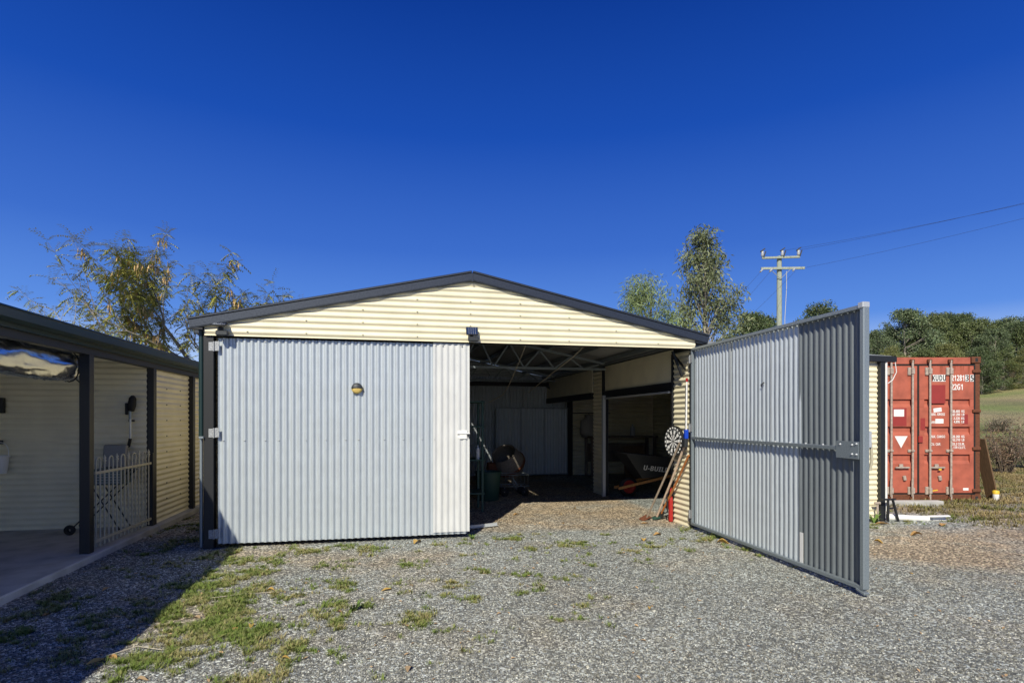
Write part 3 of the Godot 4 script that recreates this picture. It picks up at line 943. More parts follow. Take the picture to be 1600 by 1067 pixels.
func inside_things() -> void:
	# concrete mixer on its stand
	var t := thing("concrete_mixer", "old concrete mixer with tilted drum standing deep in the shed", "mixer", Vector3(4.3, 0, -4.5))
	var ay := Vector3(-0.42, 0.72, 0.5).normalized()
	var ax := ay.cross(Vector3.BACK).normalized()
	var dx := Transform3D(Basis(ax, ay, ax.cross(ay)), Vector3(0.06, 0.58, 0))
	part("drum", MB.new().lathe([Vector2(0.0001, -0.3), Vector2(0.16, -0.29), Vector2(0.27, -0.22), Vector2(0.33, -0.1), Vector2(0.345, 0.02), Vector2(0.31, 0.16), Vector2(0.25, 0.29), Vector2(0.265, 0.3), Vector2(0.25, 0.305), Vector2(0.235, 0.28), Vector2(0.3, 0.15), Vector2(0.33, 0.0), Vector2(0.25, -0.2), Vector2(0.0001, -0.27)], dx, 28).mesh(), K.mixer, t)
	part("gear_ring", MB.new().lathe([Vector2(0.34, -0.03), Vector2(0.37, -0.03), Vector2(0.37, 0.02), Vector2(0.34, 0.02)], dx, 24).mesh(), K.rust, t)
	for z in [-0.22, 0.22]:
		tb("leg", [Vector3(-0.1, 0.5, z * 0.6), Vector3(-0.28, 0.0, z)], 0.018, K.galv, t, 6)
		tb("leg", [Vector3(0.0, 0.5, z * 0.6), Vector3(0.3, 0.0, z)], 0.018, K.galv, t, 6)
	tb("crossbar", [Vector3(-0.28, 0.02, -0.22), Vector3(-0.28, 0.02, 0.22)], 0.014, K.galv, t, 6)
	bx("motor_box", Vector3(-0.3, 0.5, 0.1), Vector3(0.2, 0.24, 0.2), K.rust, t, Basis(), 0.02)
	tb("tipping_lever", [Vector3(-0.3, 0.62, 0.2), Vector3(-0.35, 0.9, 0.2), Vector3(-0.75, 1.0, 0.2)], 0.014, K.galv, t, 6)
	# wire trolley in front of it
	t = thing("wire_trolley", "low wire mesh trolley standing below the mixer drum", "trolley", Vector3(4.33, 0, -3.85))
	for y in [0.2, 0.42]:
		tb("rail", [Vector3(-0.28, y, -0.2), Vector3(0.28, y, -0.2), Vector3(0.28, y, 0.2), Vector3(-0.28, y, 0.2), Vector3(-0.28, y, -0.2)], 0.008, K.galv, t, 5)
	for i in 8:
		tb("wire", [Vector3(-0.26 + i * 0.074, 0.2, 0.2), Vector3(-0.26 + i * 0.074, 0.42, 0.2)], 0.003, K.galv, t, 4)
	for x in [-0.2, 0.2]:
		for z in [-0.15, 0.15]:
			part("wheel", MB.new().lathe([Vector2(0.02, -0.02), Vector2(0.08, -0.02), Vector2(0.08, 0.02), Vector2(0.02, 0.02)], Transform3D(Basis(Vector3.RIGHT, PI / 2), Vector3(x, 0.08, z)), 14).mesh(), K.rubber, t)
			tb("caster_fork", [Vector3(x, 0.08, z), Vector3(x, 0.2, z)], 0.01, K.galv, t, 5)
	# green bin
	t = thing("rubbish_bin", "dark green plastic bin beside the mixer", "bin", Vector3(3.75, 0, -3.35))
	part("body", MB.new().lathe([Vector2(0.0001, 0.0), Vector2(0.2, 0.0), Vector2(0.24, 0.5), Vector2(0.255, 0.5), Vector2(0.255, 0.53), Vector2(0.23, 0.53), Vector2(0.19, 0.03), Vector2(0.0001, 0.03)], Transform3D(), 18).mesh(), K.bin, t)
	# green shelving with a white can
	t = thing("steel_shelving", "green steel angle shelving behind the closed door", "shelving", Vector3(2.75, 0, -2.2))
	for x in [-0.75, 0.68]:
		for z in [-0.25, 0.22]:
			bx("upright", Vector3(x, 0.9, z), Vector3(0.035, 1.8, 0.035), K.bin, t)
	for y in [0.3, 0.84, 1.38, 1.78]:
		bx("shelf", Vector3(-0.035, y, -0.015), Vector3(1.5, 0.025, 0.54), K.bin, t)
	t = thing("spray_can", "slim white can standing on the green steel shelf", "can", Vector3(3.36, 0.8525, -2.02))
	part("can", MB.new().lathe([Vector2(0.0001, 0.0), Vector2(0.032, 0.0), Vector2(0.033, 0.17), Vector2(0.02, 0.19), Vector2(0.0001, 0.195)], Transform3D(), 14).mesh(), K.white, t)
	tb("nozzle", [Vector3(0, 0.19, 0), Vector3(0, 0.225, 0)], 0.012, K.white, t, 8)
	# loose steel bar on the floor
	t = thing("steel_bar", "pale steel angle bar lying on the floor by the doorway", "bar", Vector3(3.15, 0.02, -0.55), 0.35)
	bx("flange", Vector3(0, 0.0, 0), Vector3(0.62, 0.006, 0.04), K.galv_light, t)
	bx("web", Vector3(0, 0.02, -0.018), Vector3(0.62, 0.036, 0.006), K.galv_light, t)
	# cords from the trusses
	var c := tb("slack_rope", [Vector3(3.78, 2.53, -0.35), Vector3(3.9, 2.4, -1.3), Vector3(3.98, 2.1, -2.5), Vector3(4.02, 1.95, -3.3), Vector3(3.86, 1.83, -3.9)], 0.007, K.cord, self, 6)
	tag(c, "pale rope drooping from the shed roof towards the mixer", "rope")
	c = tb("slack_rope", [Vector3(4.62, 2.53, -0.35), Vector3(4.62, 2.42, -0.9), Vector3(4.66, 2.28, -2.2), Vector3(4.75, 2.05, -4.3)], 0.007, K.cord, self, 6)
	tag(c, "pale rope slung back from gable to the rear truss", "rope")
	# ladder against the back wall
	t = thing("ladder", "aluminium ladder standing against the rear wall behind the sliding panel", "ladder", Vector3(5.25, 0, -7.66))
	for x in [-0.17, 0.17]:
		bx("rail", Vector3(x, 1.22, 0), Vector3(0.03, 2.44, 0.06), K.galv_light, t)
	for i in 8:
		bx("rung", Vector3(0, 0.25 + i * 0.29, 0), Vector3(0.32, 0.025, 0.03), K.galv_light, t)
	# sack hanging by the rear wall
	t = thing("hanging_sack", "pale sack hung from a dark rail by the rear wall", "sack", Vector3(7.15, 0, -7.4))
	part("sack", MB.new().lathe([Vector2(0.0001, 1.0), Vector2(0.2, 1.02), Vector2(0.25, 1.15), Vector2(0.22, 1.45), Vector2(0.1, 1.55), Vector2(0.12, 1.62), Vector2(0.0001, 1.6)], Transform3D(), 16).mesh(), K.sack, t)
	tb("rail", [Vector3(-0.5, 1.66, 0.0), Vector3(0.6, 1.66, 0.0)], 0.014, K.dark_steel, t, 6)
	tb("strap", [Vector3(0, 1.6, 0), Vector3(0, 1.67, 0)], 0.008, K.dark_steel, t, 5)
	for x in [-0.48, 0.58]:
		tb("bracket", [Vector3(x, 1.66, 0.0), Vector3(x, 1.66, -0.28)], 0.012, K.dark_steel, t, 5)
	# bench with bottles in the lean-to
	t = thing("workbench", "long timber workbench along the back of the dim lean-to", "workbench", Vector3(8.0, 0, -7.3))
	bx("top", Vector3(0, 1.03, 0), Vector3(1.9, 0.05, 0.6), K.wood_grey, t)
	for x in [-0.88, 0.88]:
		for z in [-0.24, 0.24]:
			bx("leg", Vector3(x, 0.502, z), Vector3(0.07, 1.005, 0.07), K.wood_grey, t)
	bx("panel", Vector3(0, 0.6, -0.26), Vector3(1.68, 0.5, 0.02), K.wood_grey, t)
	var bp := [Vector2(0.0001, 0.0), Vector2(0.055, 0.0), Vector2(0.055, 0.2), Vector2(0.02, 0.26), Vector2(0.02, 0.31), Vector2(0.0001, 0.31)]
	for q in [[7.55, 1.25, "tall pale bottle near the end of the lean-to workbench"], [8.35, 1.0, "stubby pale bottle in the middle of the lean-to workbench"]]:
		var b := part("bottle", MB.new().lathe(bp, Transform3D(), 14).mesh(), K.galv_light, self, Vector3(q[0], 1.055, -7.3), Basis.from_scale(Vector3(1.2, q[1], 1.2)))
		tag(b, q[2], "bottle")
	t = thing("timber_stack", "brown boards stood on end in the lean-to", "boards", Vector3(7.3, 0, -5.2), 0.2)
	for i in 4:
		bx("board", Vector3(i * 0.16, 0.44, -0.04 * i), Vector3(0.15, 0.88, 0.03), K.plank, t, Basis(Vector3.RIGHT, -0.08))

# ------------------------------------------------------------------ verandah building on the other side
func verandah() -> void:
	var s := thing("verandah_building", "cream clad building with open verandah and dark green gutter beside the shed", "building")
	bx("slab", Vector3(-4.2, -0.01, 3.7), Vector3(6.1, 0.1, 10.4), K.concrete, s, Basis(), 0.012)
	bx("slab_edge", Vector3(-1.2, -0.01, -3.9), Vector3(0.12, 0.1, 4.78), K.concrete, s, Basis(), 0.012)
	# end wall under the roof, then the wall that comes forward to the slab edge
	crisp = 0.7
	var er := func(y: float) -> float: return minf(5.7, 5.88 - (y - 2.36) / 0.1766)
	for k in 5:
		var y0 := k * 10.0 * PITCH
		if y0 < 3.3:
			part("end_sheet", corrugated(y0, minf(y0 + 10.0 * PITCH + 0.02, 3.34), func(_q): return 0.0, er, true, 0.0085, 201 + k), K.cream, s, Vector3(-7.0, 0.04, -1.5 + 0.0015 * (k % 2)))
	wall_sheets("side_sheet", 1.42, 2.2, K.cream, s, Vector3(-1.26, 0.04, -1.62), Basis(Vector3(0, 0, -1), Vector3.UP, Vector3(1, 0, 0)), true, 211)
	wall_sheets("side_sheet", 3.0, 2.2, K.cream, s, Vector3(-1.26, 0.04, -3.14), Basis(Vector3(0, 0, -1), Vector3.UP, Vector3(1, 0, 0)), true, 215)
	var sp := []
	for r in 8:
		for z in [0.45, 1.0]:
			sp.append(Vector3(z, 0.3 + 0.2286 * r, 0.008))
	screws(sp, K.dark_steel, s, Vector3(-1.26, 0.04, -1.62), Basis(Vector3(0, 0, -1), Vector3.UP, Vector3(1, 0, 0)))
	bx("post", Vector3(-1.27, 1.13, 0.15), Vector3(0.1, 2.2, 0.1), K.black, s)
	bx("post", Vector3(-1.27, 1.13, -1.57), Vector3(0.1, 2.2, 0.1), K.black, s)
	bx("post", Vector3(-1.24, 1.12, -3.08), Vector3(0.1, 2.16, 0.1), K.black, s)
	bx("post", Vector3(-1.27, 1.13, 4.6), Vector3(0.1, 2.2, 0.1), K.black, s)
	bx("post", Vector3(-1.27, 1.13, 8.8), Vector3(0.1, 2.2, 0.1), K.black, s)
	# zigzag edge of the lapped sheet next to the last post
	bx("eave_beam", Vector3(-1.26, 2.27, 1.6), Vector3(0.09, 0.14, 14.8), K.black, s)
	bx("fascia", Vector3(-1.19, 2.35, 1.6), Vector3(0.03, 0.15, 14.8), K.green, s)
	part("gutter", gutter_mesh(14.8), K.green, s, Vector3(-1.13, 2.36, -5.8))
	var rb := Basis(Vector3(0, 0, 1), Vector3(-0.985, 0.174, 0).normalized(), Vector3(0, 0, 1).cross(Vector3(-0.985, 0.174, 0).normalized()))
	part("roof_sheet", corrugated(0.0, 14.8, func(_q): return 0.0, func(_q): return 6.0, false, 0.0085, 221), K.roof, s, Vector3(-1.12, 2.43, -5.8), rb)
	for k in 4:
		var x := -2.2 - 1.3 * k
		beam("rafter_purlin", Vector3(x, 2.38 + (-1.12 - x) * 0.174, 8.9), Vector3(x, 2.38 + (-1.12 - x) * 0.174, -1.4), 0.05, 0.07, K.black, s)
	wall_sheets("far_sheet", 10.4, 3.42, K.cream, s, Vector3(-7.0, 0.0, -1.5), Basis(Vector3(0, 0, 1), Vector3.UP, Vector3(-1, 0, 0)), true, 231)
	crisp = 0.0
	# wall-mounted black box near the bucket
	bx("wall_box", Vector3(-3.0, 1.68, -1.46), Vector3(0.07, 0.2, 0.06), K.black, s)
	bx("hook", Vector3(-3.0, 1.2, -1.46), Vector3(0.02, 0.05, 0.06), K.black, s)

func gutter_mesh(len: float) -> ArrayMesh:
	var prof := [Vector2(-0.05, 0.07), Vector2(-0.05, -0.04), Vector2(0.02, -0.045), Vector2(0.05, -0.02), Vector2(0.055, 0.05), Vector2(0.065, 0.06), Vector2(0.06, 0.072), Vector2(0.048, 0.07)]
	var mb := MB.new()
	for i in prof.size() - 1:
		var a: Vector2 = prof[i]
		var b: Vector2 = prof[i + 1]
		var nn := Vector2(-(b.y - a.y), b.x - a.x).normalized() * -1.0
		mb.quad(Vector3(a.x, a.y, 0), Vector3(b.x, b.y, 0), Vector3(b.x, b.y, len), Vector3(a.x, a.y, len), Vector3(nn.x, nn.y, 0))
	return mb.mesh()

func verandah_things() -> void:
	# bow-top fence panel
	var t := thing("fence_panel", "cream bow topped metal fence panel closing the verandah side", "fence", Vector3(-1.24, 0.04, 0.06))
	# local -z runs back along the slab
	for y in [0.1, 0.86]:
		bx("rail", Vector3(0, y, -0.77), Vector3(0.025, 0.03, 1.52), K.fence, t)
	bx("end_post", Vector3(0, 0.5, -1.56), Vector3(0.05, 1.0, 0.05), K.black, t)
	for k in 5:
		var z := -0.04 - k * 0.305
		var arch := []
		for i in 9:
			var an := PI * i / 8.0
			arch.append(Vector3(0, 0.98 + 0.05 * sin(an), z - 0.05 + 0.05 * cos(an)))
		arch.push_front(Vector3(0, 0.03, z))
		arch.append(Vector3(0, 0.03, z - 0.1))
		tb("bow", arch, 0.0095, K.fence, t, 8)
		tb("bar", [Vector3(0, 0.03, z - 0.2), Vector3(0, 0.98, z - 0.2)], 0.0095, K.fence, t, 8)
		var fm := MB.new()
		fm.lathe([Vector2(0.0001, 0.0), Vector2(0.016, 0.0), Vector2(0.012, 0.02), Vector2(0.022, 0.035), Vector2(0.01, 0.05), Vector2(0.018, 0.065), Vector2(0.006, 0.095), Vector2(0.0001, 0.11)], Transform3D(), 8)
		fm.box(Vector3(0, 0.06, 0), Vector3(0.008, 0.014, 0.05), Basis(), 0.003)
		part("finial", fm.mesh(), K.fence, t, Vector3(0, 0.95, z - 0.2))
	# barbecue behind it
	t = thing("barbecue", "grey folding barbecue trolley with raised lid behind the fence panel", "barbecue", Vector3(-1.6, 0.04, -1.16))
	bx("firebox", Vector3(0, 0.72, 0), Vector3(0.4, 0.2, 0.36), K.bbq, t, Basis(), 0.02)
	for i in 5:
		bx("vent_slat", Vector3(0.05, 0.65 + i * 0.035, 0.185), Vector3(0.28, 0.012, 0.012), K.galv, t)
	bx("lid", Vector3(0.0, 0.97, -0.14), Vector3(0.28, 0.3, 0.06), K.bbq_lid, t, Basis(Vector3.RIGHT, -0.15), 0.02)
	for z in [-0.15, 0.15]:
		tb("leg", [Vector3(-0.16, 0.63, z), Vector3(0.16, 0.06, z)], 0.009, K.dark_steel, t, 6)
		tb("leg", [Vector3(0.16, 0.63, z), Vector3(-0.37, 0.075, z)], 0.009, K.dark_steel, t, 6)
		part("wheel", MB.new().lathe([Vector2(0.02, -0.02), Vector2(0.06, -0.02), Vector2(0.065, 0.0), Vector2(0.06, 0.02), Vector2(0.02, 0.02)], Transform3D(Basis(Vector3.RIGHT, PI / 2), Vector3(-0.38, 0.065, z * 1.2)), 16).mesh(), K.rubber, t)
		tb("foot", [Vector3(0.16, 0.0, z), Vector3(0.16, 0.06, z)], 0.016, K.rubber, t, 6)
	tb("handle", [Vector3(0.19, 0.72, 0.1), Vector3(0.27, 0.8, 0.1), Vector3(0.27, 0.8, -0.1), Vector3(0.19, 0.72, -0.1)], 0.012, K.dark_steel, t, 6)
	# long-handled tool on the wall
	t = thing("line_trimmer", "black headed pole tool with pale shaft hung on the cream wall", "trimmer", Vector3(-1.49, 0.04, -1.42))
	tb("shaft", [Vector3(0.02, 1.18, 0), Vector3(0.02, 1.6, 0)], 0.014, K.galv_light, t, 8)
	part("motor_head", MB.new().lathe([Vector2(0.0001, 0.0), Vector2(0.035, 0.01), Vector2(0.05, 0.08), Vector2(0.045, 0.18), Vector2(0.02, 0.22), Vector2(0.0001, 0.225)], Transform3D(Basis(Vector3.BACK, -0.1), Vector3(0.03, 1.56, 0)), 14).mesh(), K.rubber, t)
	bx("trigger_grip", Vector3(-0.02, 1.6, 0.01), Vector3(0.035, 0.16, 0.035), K.rubber, t, Basis(), 0.01)
	tb("collar", [Vector3(0.02, 1.46, 0), Vector3(0.02, 1.58, 0)], 0.022, K.galv, t, 8)
	tb("elbow", [Vector3(0.02, 1.2, 0), Vector3(0.0, 1.1, 0.0), Vector3(-0.08, 1.05, 0.0), Vector3(-0.13, 0.95, 0.01)], 0.022, K.rubber, t, 8)
	bx("wall_hook", Vector3(0.02, 1.44, -0.04), Vector3(0.05, 0.03, 0.08), K.dark_steel, t)
	# bucket
	t = thing("bucket", "white plastic bucket hanging by its handle on the verandah wall", "bucket", Vector3(-2.99, 0.8, -1.36))
	part("pail", MB.new().lathe([Vector2(0.0001, 0.0), Vector2(0.1, 0.0), Vector2(0.125, 0.21), Vector2(0.135, 0.21), Vector2(0.135, 0.23), Vector2(0.12, 0.23), Vector2(0.095, 0.01), Vector2(0.0001, 0.01)], Transform3D(), 20).mesh(), K.white, t)
	var arc := []
	for i in 11:
		var an := PI * i / 10.0
		arc.append(Vector3(0.125 * cos(an), 0.21 + 0.19 * sin(an), -0.07 * sin(an)))
	tb("handle", arc, 0.005, K.white, t, 6)
	# bundle of foil under the eave
	t = thing("foil_blind", "rolled silver foil blind strapped up under the verandah eave", "blind", Vector3(-1.42, 2.06, 0.0))
	var mb := MB.new()
	var f := FastNoiseLite.new()
	f.seed = 8
	f.frequency = 2.6
	var rows := []
	var L := 4.2
	for i in 100:
		var q := i / 99.0
		var row := []
		var taper := 1.0 - 0.25 * ramp(0.06, 0.0, q)
		for j in 33:
			var an := TAU * j / 32.0
			var cr := f.get_noise_3d(q * 2.6 * (1.0 + 4.0 * ramp(0.08, 0.0, q)), cos(an) * 0.9, sin(an) * 0.9)
			var r := (1.0 + 0.3 * cr + 0.07 * f.get_noise_3d(q * 14.0, cos(an) * 1.6, sin(an) * 1.6)) * taper
			if absf(q - 0.045) < 0.012:
				r *= 0.86
			row.append(Vector3(0.1 * r * cos(an), 0.165 * r * sin(an) + 0.01, q * L))
		rows.append(row)
	var ids := []
	for i in 100:
		var row := []
		for j in 33:
			var du: Vector3 = rows[mini(i + 1, 99)][j] - rows[maxi(i - 1, 0)][j]
			var dv: Vector3 = rows[i][(j + 1) % 32] - rows[i][(j + 31) % 32]
			var nn := dv.cross(du).normalized()
			if nn.dot(Vector3(rows[i][j].x, rows[i][j].y, 0)) < 0:
				nn = -nn
			row.append(mb.vert(rows[i][j], nn))
		ids.append(row)
	for i in 99:
		for j in 32:
			mb.face(ids[i][j], ids[i][j + 1], ids[i + 1][j + 1])
			mb.face(ids[i][j], ids[i + 1][j + 1], ids[i + 1][j])
	var ce := mb.vert(Vector3(0, 0.01, -0.02), Vector3(0, 0, -1))
	for j in 32:
		mb.face(ce, ids[0][j], ids[0][j + 1])
	part("foil", mb.mesh(), K.foil, t)
	var st := []
	for i in 17:
		var an := TAU * i / 16.0
		st.append(Vector3(0.1 * cos(an), 0.165 * sin(an) + 0.01, 0.19))
	tb("strap", st, 0.008, K.rubber, t, 5)
	tb("strap_end", [Vector3(0.06, -0.12, 0.19), Vector3(0.08, -0.17, 0.12), Vector3(0.07, -0.2, 0.05), Vector3(0.06, -0.27, 0.04)], 0.007, K.rubber, t, 5)

# ------------------------------------------------------------------ shipping container
func container() -> void:
	var S := 0.01178
	var t := thing("shipping_container", "rusty red shipping container with white lettering and four locking bars", "container", Vector3(11.48, -0.01, -1.6), -deg_to_rad(11.75))
	var W := 2.285
	var H := 2.66
	# body behind the door frame
	for sx in [-1, 1]:
		var b := Basis(Vector3(0, 0, -1), Vector3.UP, Vector3(sx, 0, 0)) if sx > 0 else Basis(Vector3(0, 0, 1), Vector3.UP, Vector3(sx, 0, 0))
		part("side_wall", corrugated(0.0, 5.9, func(_q): return 0.14, func(_q): return H - 0.1, false, 0.018, 301), K.container, t, Vector3(sx * (W * 0.5 - 0.04), 0, -0.1 if sx > 0 else -6.0), b)
		bx("corner_post", Vector3(sx * (W * 0.5 - 0.045), H * 0.5, -0.06), Vector3(0.09, H - 0.24, 0.12), K.container if sx < 0 else K.rust, t, Basis(), 0.006)
		for y in [0.06, H - 0.06]:
			var cc := bx("corner_casting", Vector3(sx * (W * 0.5 - 0.08), y, -0.07), Vector3(0.17, 0.118, 0.18), K.rust, t, Basis(), 0.008)
			bx("casting_slot", Vector3(0, 0, 0.088), Vector3(0.05, 0.07, 0.008), K.ink, cc, Basis(), 0.002)
	bx("roof", Vector3(0, H - 0.05, -3.05), Vector3(W - 0.02, 0.05, 5.9), K.container, t)
	bx("rear_wall", Vector3(0, H * 0.5, -6.02), Vector3(W - 0.05, H - 0.1, 0.05), K.container, t)
	bx("floor_frame", Vector3(0, 0.1, -3.05), Vector3(W - 0.04, 0.12, 5.9), K.rust, t)
	bx("door_header", Vector3(0, H - 0.075, -0.05), Vector3(W - 0.35, 0.125, 0.1), K.container, t, Basis(), 0.006)
	bx("door_sill", Vector3(0, 0.07, -0.04), Vector3(W - 0.35, 0.11, 0.1), K.rust, t, Basis(), 0.006)
	bx("gasket", Vector3(0, H - 0.15, -0.025), Vector3(W - 0.18, 0.024, 0.05), K.rubber, t)
	bx("gasket", Vector3(0, 0.137, -0.025), Vector3(W - 0.18, 0.022, 0.05), K.rubber, t)
	bx("gasket", Vector3(0.0, H * 0.5, -0.02), Vector3(0.03, H - 0.32, 0.05), K.rubber, t)
	for sx in [-1, 1]:
		bx("gasket", Vector3(sx * 1.04, H * 0.5, -0.02), Vector3(0.028, H - 0.32, 0.05), K.rubber, t)
		var d := Node3D.new()
		d.name = "door"
		t.add_child(d, true)
		var x0 := 0.02
		var x1 := 1.02
		# proud bands with three sunk channels between them
		var bands := [[0.155, 0.69], [0.86, 1.215], [1.37, 1.73], [1.875, H - 0.17]]
		for b in bands:
			bx("panel", Vector3(sx * (x0 + x1) * 0.5, (b[0] + b[1]) * 0.5, -0.012), Vector3(x1 - x0, b[1] - b[0], 0.04), K.container, d, Basis(), 0.004)
		for g in [[0.69, 0.86], [1.215, 1.37], [1.73, 1.875]]:
			var gm := MB.new()
			var gy: float = g[0]
			var ge: float = g[1]
			gm.quad(Vector3(-0.42, gy + 0.06, -0.03), Vector3(0.42, gy + 0.06, -0.03), Vector3(0.42, ge, -0.03), Vector3(-0.42, ge, -0.03), Vector3.BACK)
			gm.quad(Vector3(-0.42, gy, 0.006), Vector3(0.42, gy, 0.006), Vector3(0.42, gy + 0.06, -0.03), Vector3(-0.42, gy + 0.06, -0.03), Vector3(0, 0.5, 0.86))
			part("channel", gm.mesh(), K.container, d, Vector3(sx * 0.53, 0, 0))
			for e in [[x0, 0.11], [0.95, x1]]:
				bx("panel_edge", Vector3(sx * (e[0] + e[1]) * 0.5, (gy + ge) * 0.5, -0.012), Vector3(e[1] - e[0], ge - gy - 0.001, 0.038), K.container, d, Basis(), 0.003)
		# locking bars with keepers, guides and handle
		for q in ([0.19, 0.575] if sx > 0 else [-0.13, -0.52]):
			var bar := tb("locking_bar", [Vector3(q, 0.03, 0.045), Vector3(q, H - 0.07, 0.045)], 0.019, K.bar, d, 10)
			for y in [0.2, 0.93, H - 0.27]:
				bx("guide", Vector3(q - 0.045, y, 0.02), Vector3(0.06, 0.14 if y != 0.93 else 0.05, 0.03), K.bar, bar, Basis(), 0.004)
				bx("guide_clamp", Vector3(q, y, 0.05), Vector3(0.055, 0.11 if y != 0.93 else 0.04, 0.05), K.bar, bar, Basis(), 0.008)
			for y in [0.055, H - 0.085]:
				bx("cam_keeper", Vector3(q, y, 0.03), Vector3(0.075, 0.07, 0.055), K.rust, bar, Basis(), 0.01)
			if absf(q) > 0.3 or sx < 0:
				tb("handle_lever", [Vector3(q - 0.02, 0.1, 0.06), Vector3(q - 0.035, 0.25, 0.08), Vector3(q - 0.02, 0.42, 0.065)], 0.016, K.bar, bar, 6)
		var hx := 0.33 if sx > 0 else -0.32
		bx("handle", Vector3(hx, 0.625, 0.05), Vector3(0.26, 0.03, 0.02), K.bar, d, Basis(), 0.005)
		bx("handle_catch", Vector3(hx - 0.02, 0.645, 0.04), Vector3(0.07, 0.085, 0.03), K.bar, d, Basis(), 0.008)
		bx("hasp", Vector3(hx + 0.05, 0.43, 0.03), Vector3(0.055, 0.09, 0.04), K.bar, d, Basis(Vector3.BACK, 0.2), 0.012)
		for y in [0.2, 0.97, 1.66, H - 0.27]:
			bx("hinge", Vector3(sx * 1.06, y, 0.015), Vector3(0.15, 0.06, 0.05), K.rust if sx > 0 else K.container, d, Basis(), 0.01)
	for q in [[-0.62, 0.05, 0.2], [0.42, 0.035, 0.24], [0.66, 0.04, 0.17], [0.8, 0.06, 0.26], [0.93, 0.03, 0.3], [0.25, 0.03, 0.12]]:
		var rm := MB.new()
		for j in 3:
			var xx: float = q[0] + (j - 1) * q[1] * 0.5
			var ll: float = q[2] * [0.6, 1.0, 0.45][j]
			rm.tri(Vector3(xx - 0.007, 2.485, 0), Vector3(xx + 0.007, 2.485, 0), Vector3(xx, 2.485 - ll, 0), Vector3.BACK)
		part("rust_run", rm.mesh(), K.rust_run, t, Vector3(0, 0, 0.0092)).set_meta("kind", "stuff")
	bx("lock_box", Vector3(0.03, 1.14, 0.02), Vector3(0.075, 0.12, 0.03), K.container_dark, t, Basis(), 0.006)
	# touched-up paint
	for q in [[0.345, 1.97, 0.3, 0.34], [-0.36, 1.55, 0.28, 0.33], [0.08, 1.42, 0.085, 0.22], [0.86, 1.51, 0.1, 0.18]]:
		bx("paint_patch", Vector3(q[0], q[1], 0.0095), Vector3(q[2], q[3], 0.003), K.container_dark, t, Basis(), 0.001)
	# markings
	var f := 0.0112
	bx("code_plate", Vector3(0.377, 2.265, f), Vector3(0.24, 0.125, 0.003), K.white, t, Basis(), 0.001)
	text("KUDU", 0.105, K.ink, t, Vector3(0.377, 2.265, f + 0.003), Basis(), 0.66)
	text("21281", 0.105, K.white, t, Vector3(0.727, 2.265, f), Basis(), 0.62)
	for q in [[0.892, "3"], [0.983, "5"]]:
		bx("code_plate", Vector3(q[0], 2.265, f), Vector3(0.064, 0.125, 0.003), K.white, t, Basis(), 0.001)
		text(q[1], 0.105, K.ink, t, Vector3(q[0], 2.265, f + 0.003), Basis(), 0.78)
	text("22G1", 0.105, K.white, t, Vector3(0.712, 2.1, f), Basis(), 0.66)
	bx("data_plate", Vector3(-0.36, 1.625, f), Vector3(0.19, 0.13, 0.003), K.white, t, Basis(), 0.001)
	bx("white_scuff", Vector3(0.35, 1.68, f), Vector3(0.15, 0.075, 0.003), K.white, t, Basis(Vector3.BACK, 0.12), 0.001)
	bx("blanked_figure", Vector3(0.385, 1.475, f), Vector3(0.15, 0.085, 0.003), K.white, t, Basis(), 0.001)
	for q in [["MAX. GROSS", 0.35, 1.6], ["TARE", 0.265, 1.455], ["30.480  KG", 0.735, 1.655], ["67.200  LB", 0.735, 1.595], ["2.220  KG", 0.745, 1.525], ["4.895  LB", 0.745, 1.462], ["MAX. CARGO", 0.35, 1.19], ["CU. CAP.", 0.32, 1.05], ["28.260  KG", 0.735, 1.19], ["62.310  LB", 0.735, 1.13], ["33.2 CU.M.", 0.735, 1.055], ["1.170 CU.FT.", 0.735, 0.99]]:
		text(q[0], 0.046, K.white, t, Vector3(q[1], q[2], f), Basis(), 0.72)
	var tr := MB.new()
	tr.tri(Vector3(-0.44, 1.2, 0), Vector3(-0.2, 1.2, 0), Vector3(-0.32, 0.98, 0), Vector3.BACK)
	part("triangle_mark", tr.mesh(), K.white, t, Vector3(0, 0, f))
	bx("white_sticker", Vector3(0.87, 0.225, f), Vector3(0.1, 0.045, 0.003), K.white, t, Basis(), 0.001)
	bx("yellow_scuff", Vector3(0.3, 0.2, f), Vector3(0.11, 0.02, 0.003), K.yellow, t, Basis(Vector3.BACK, 0.15), 0.001)
	bx("yellow_seal", Vector3(0.36, 0.59, 0.062), Vector3(0.05, 0.03, 0.01), K.yellow, t)

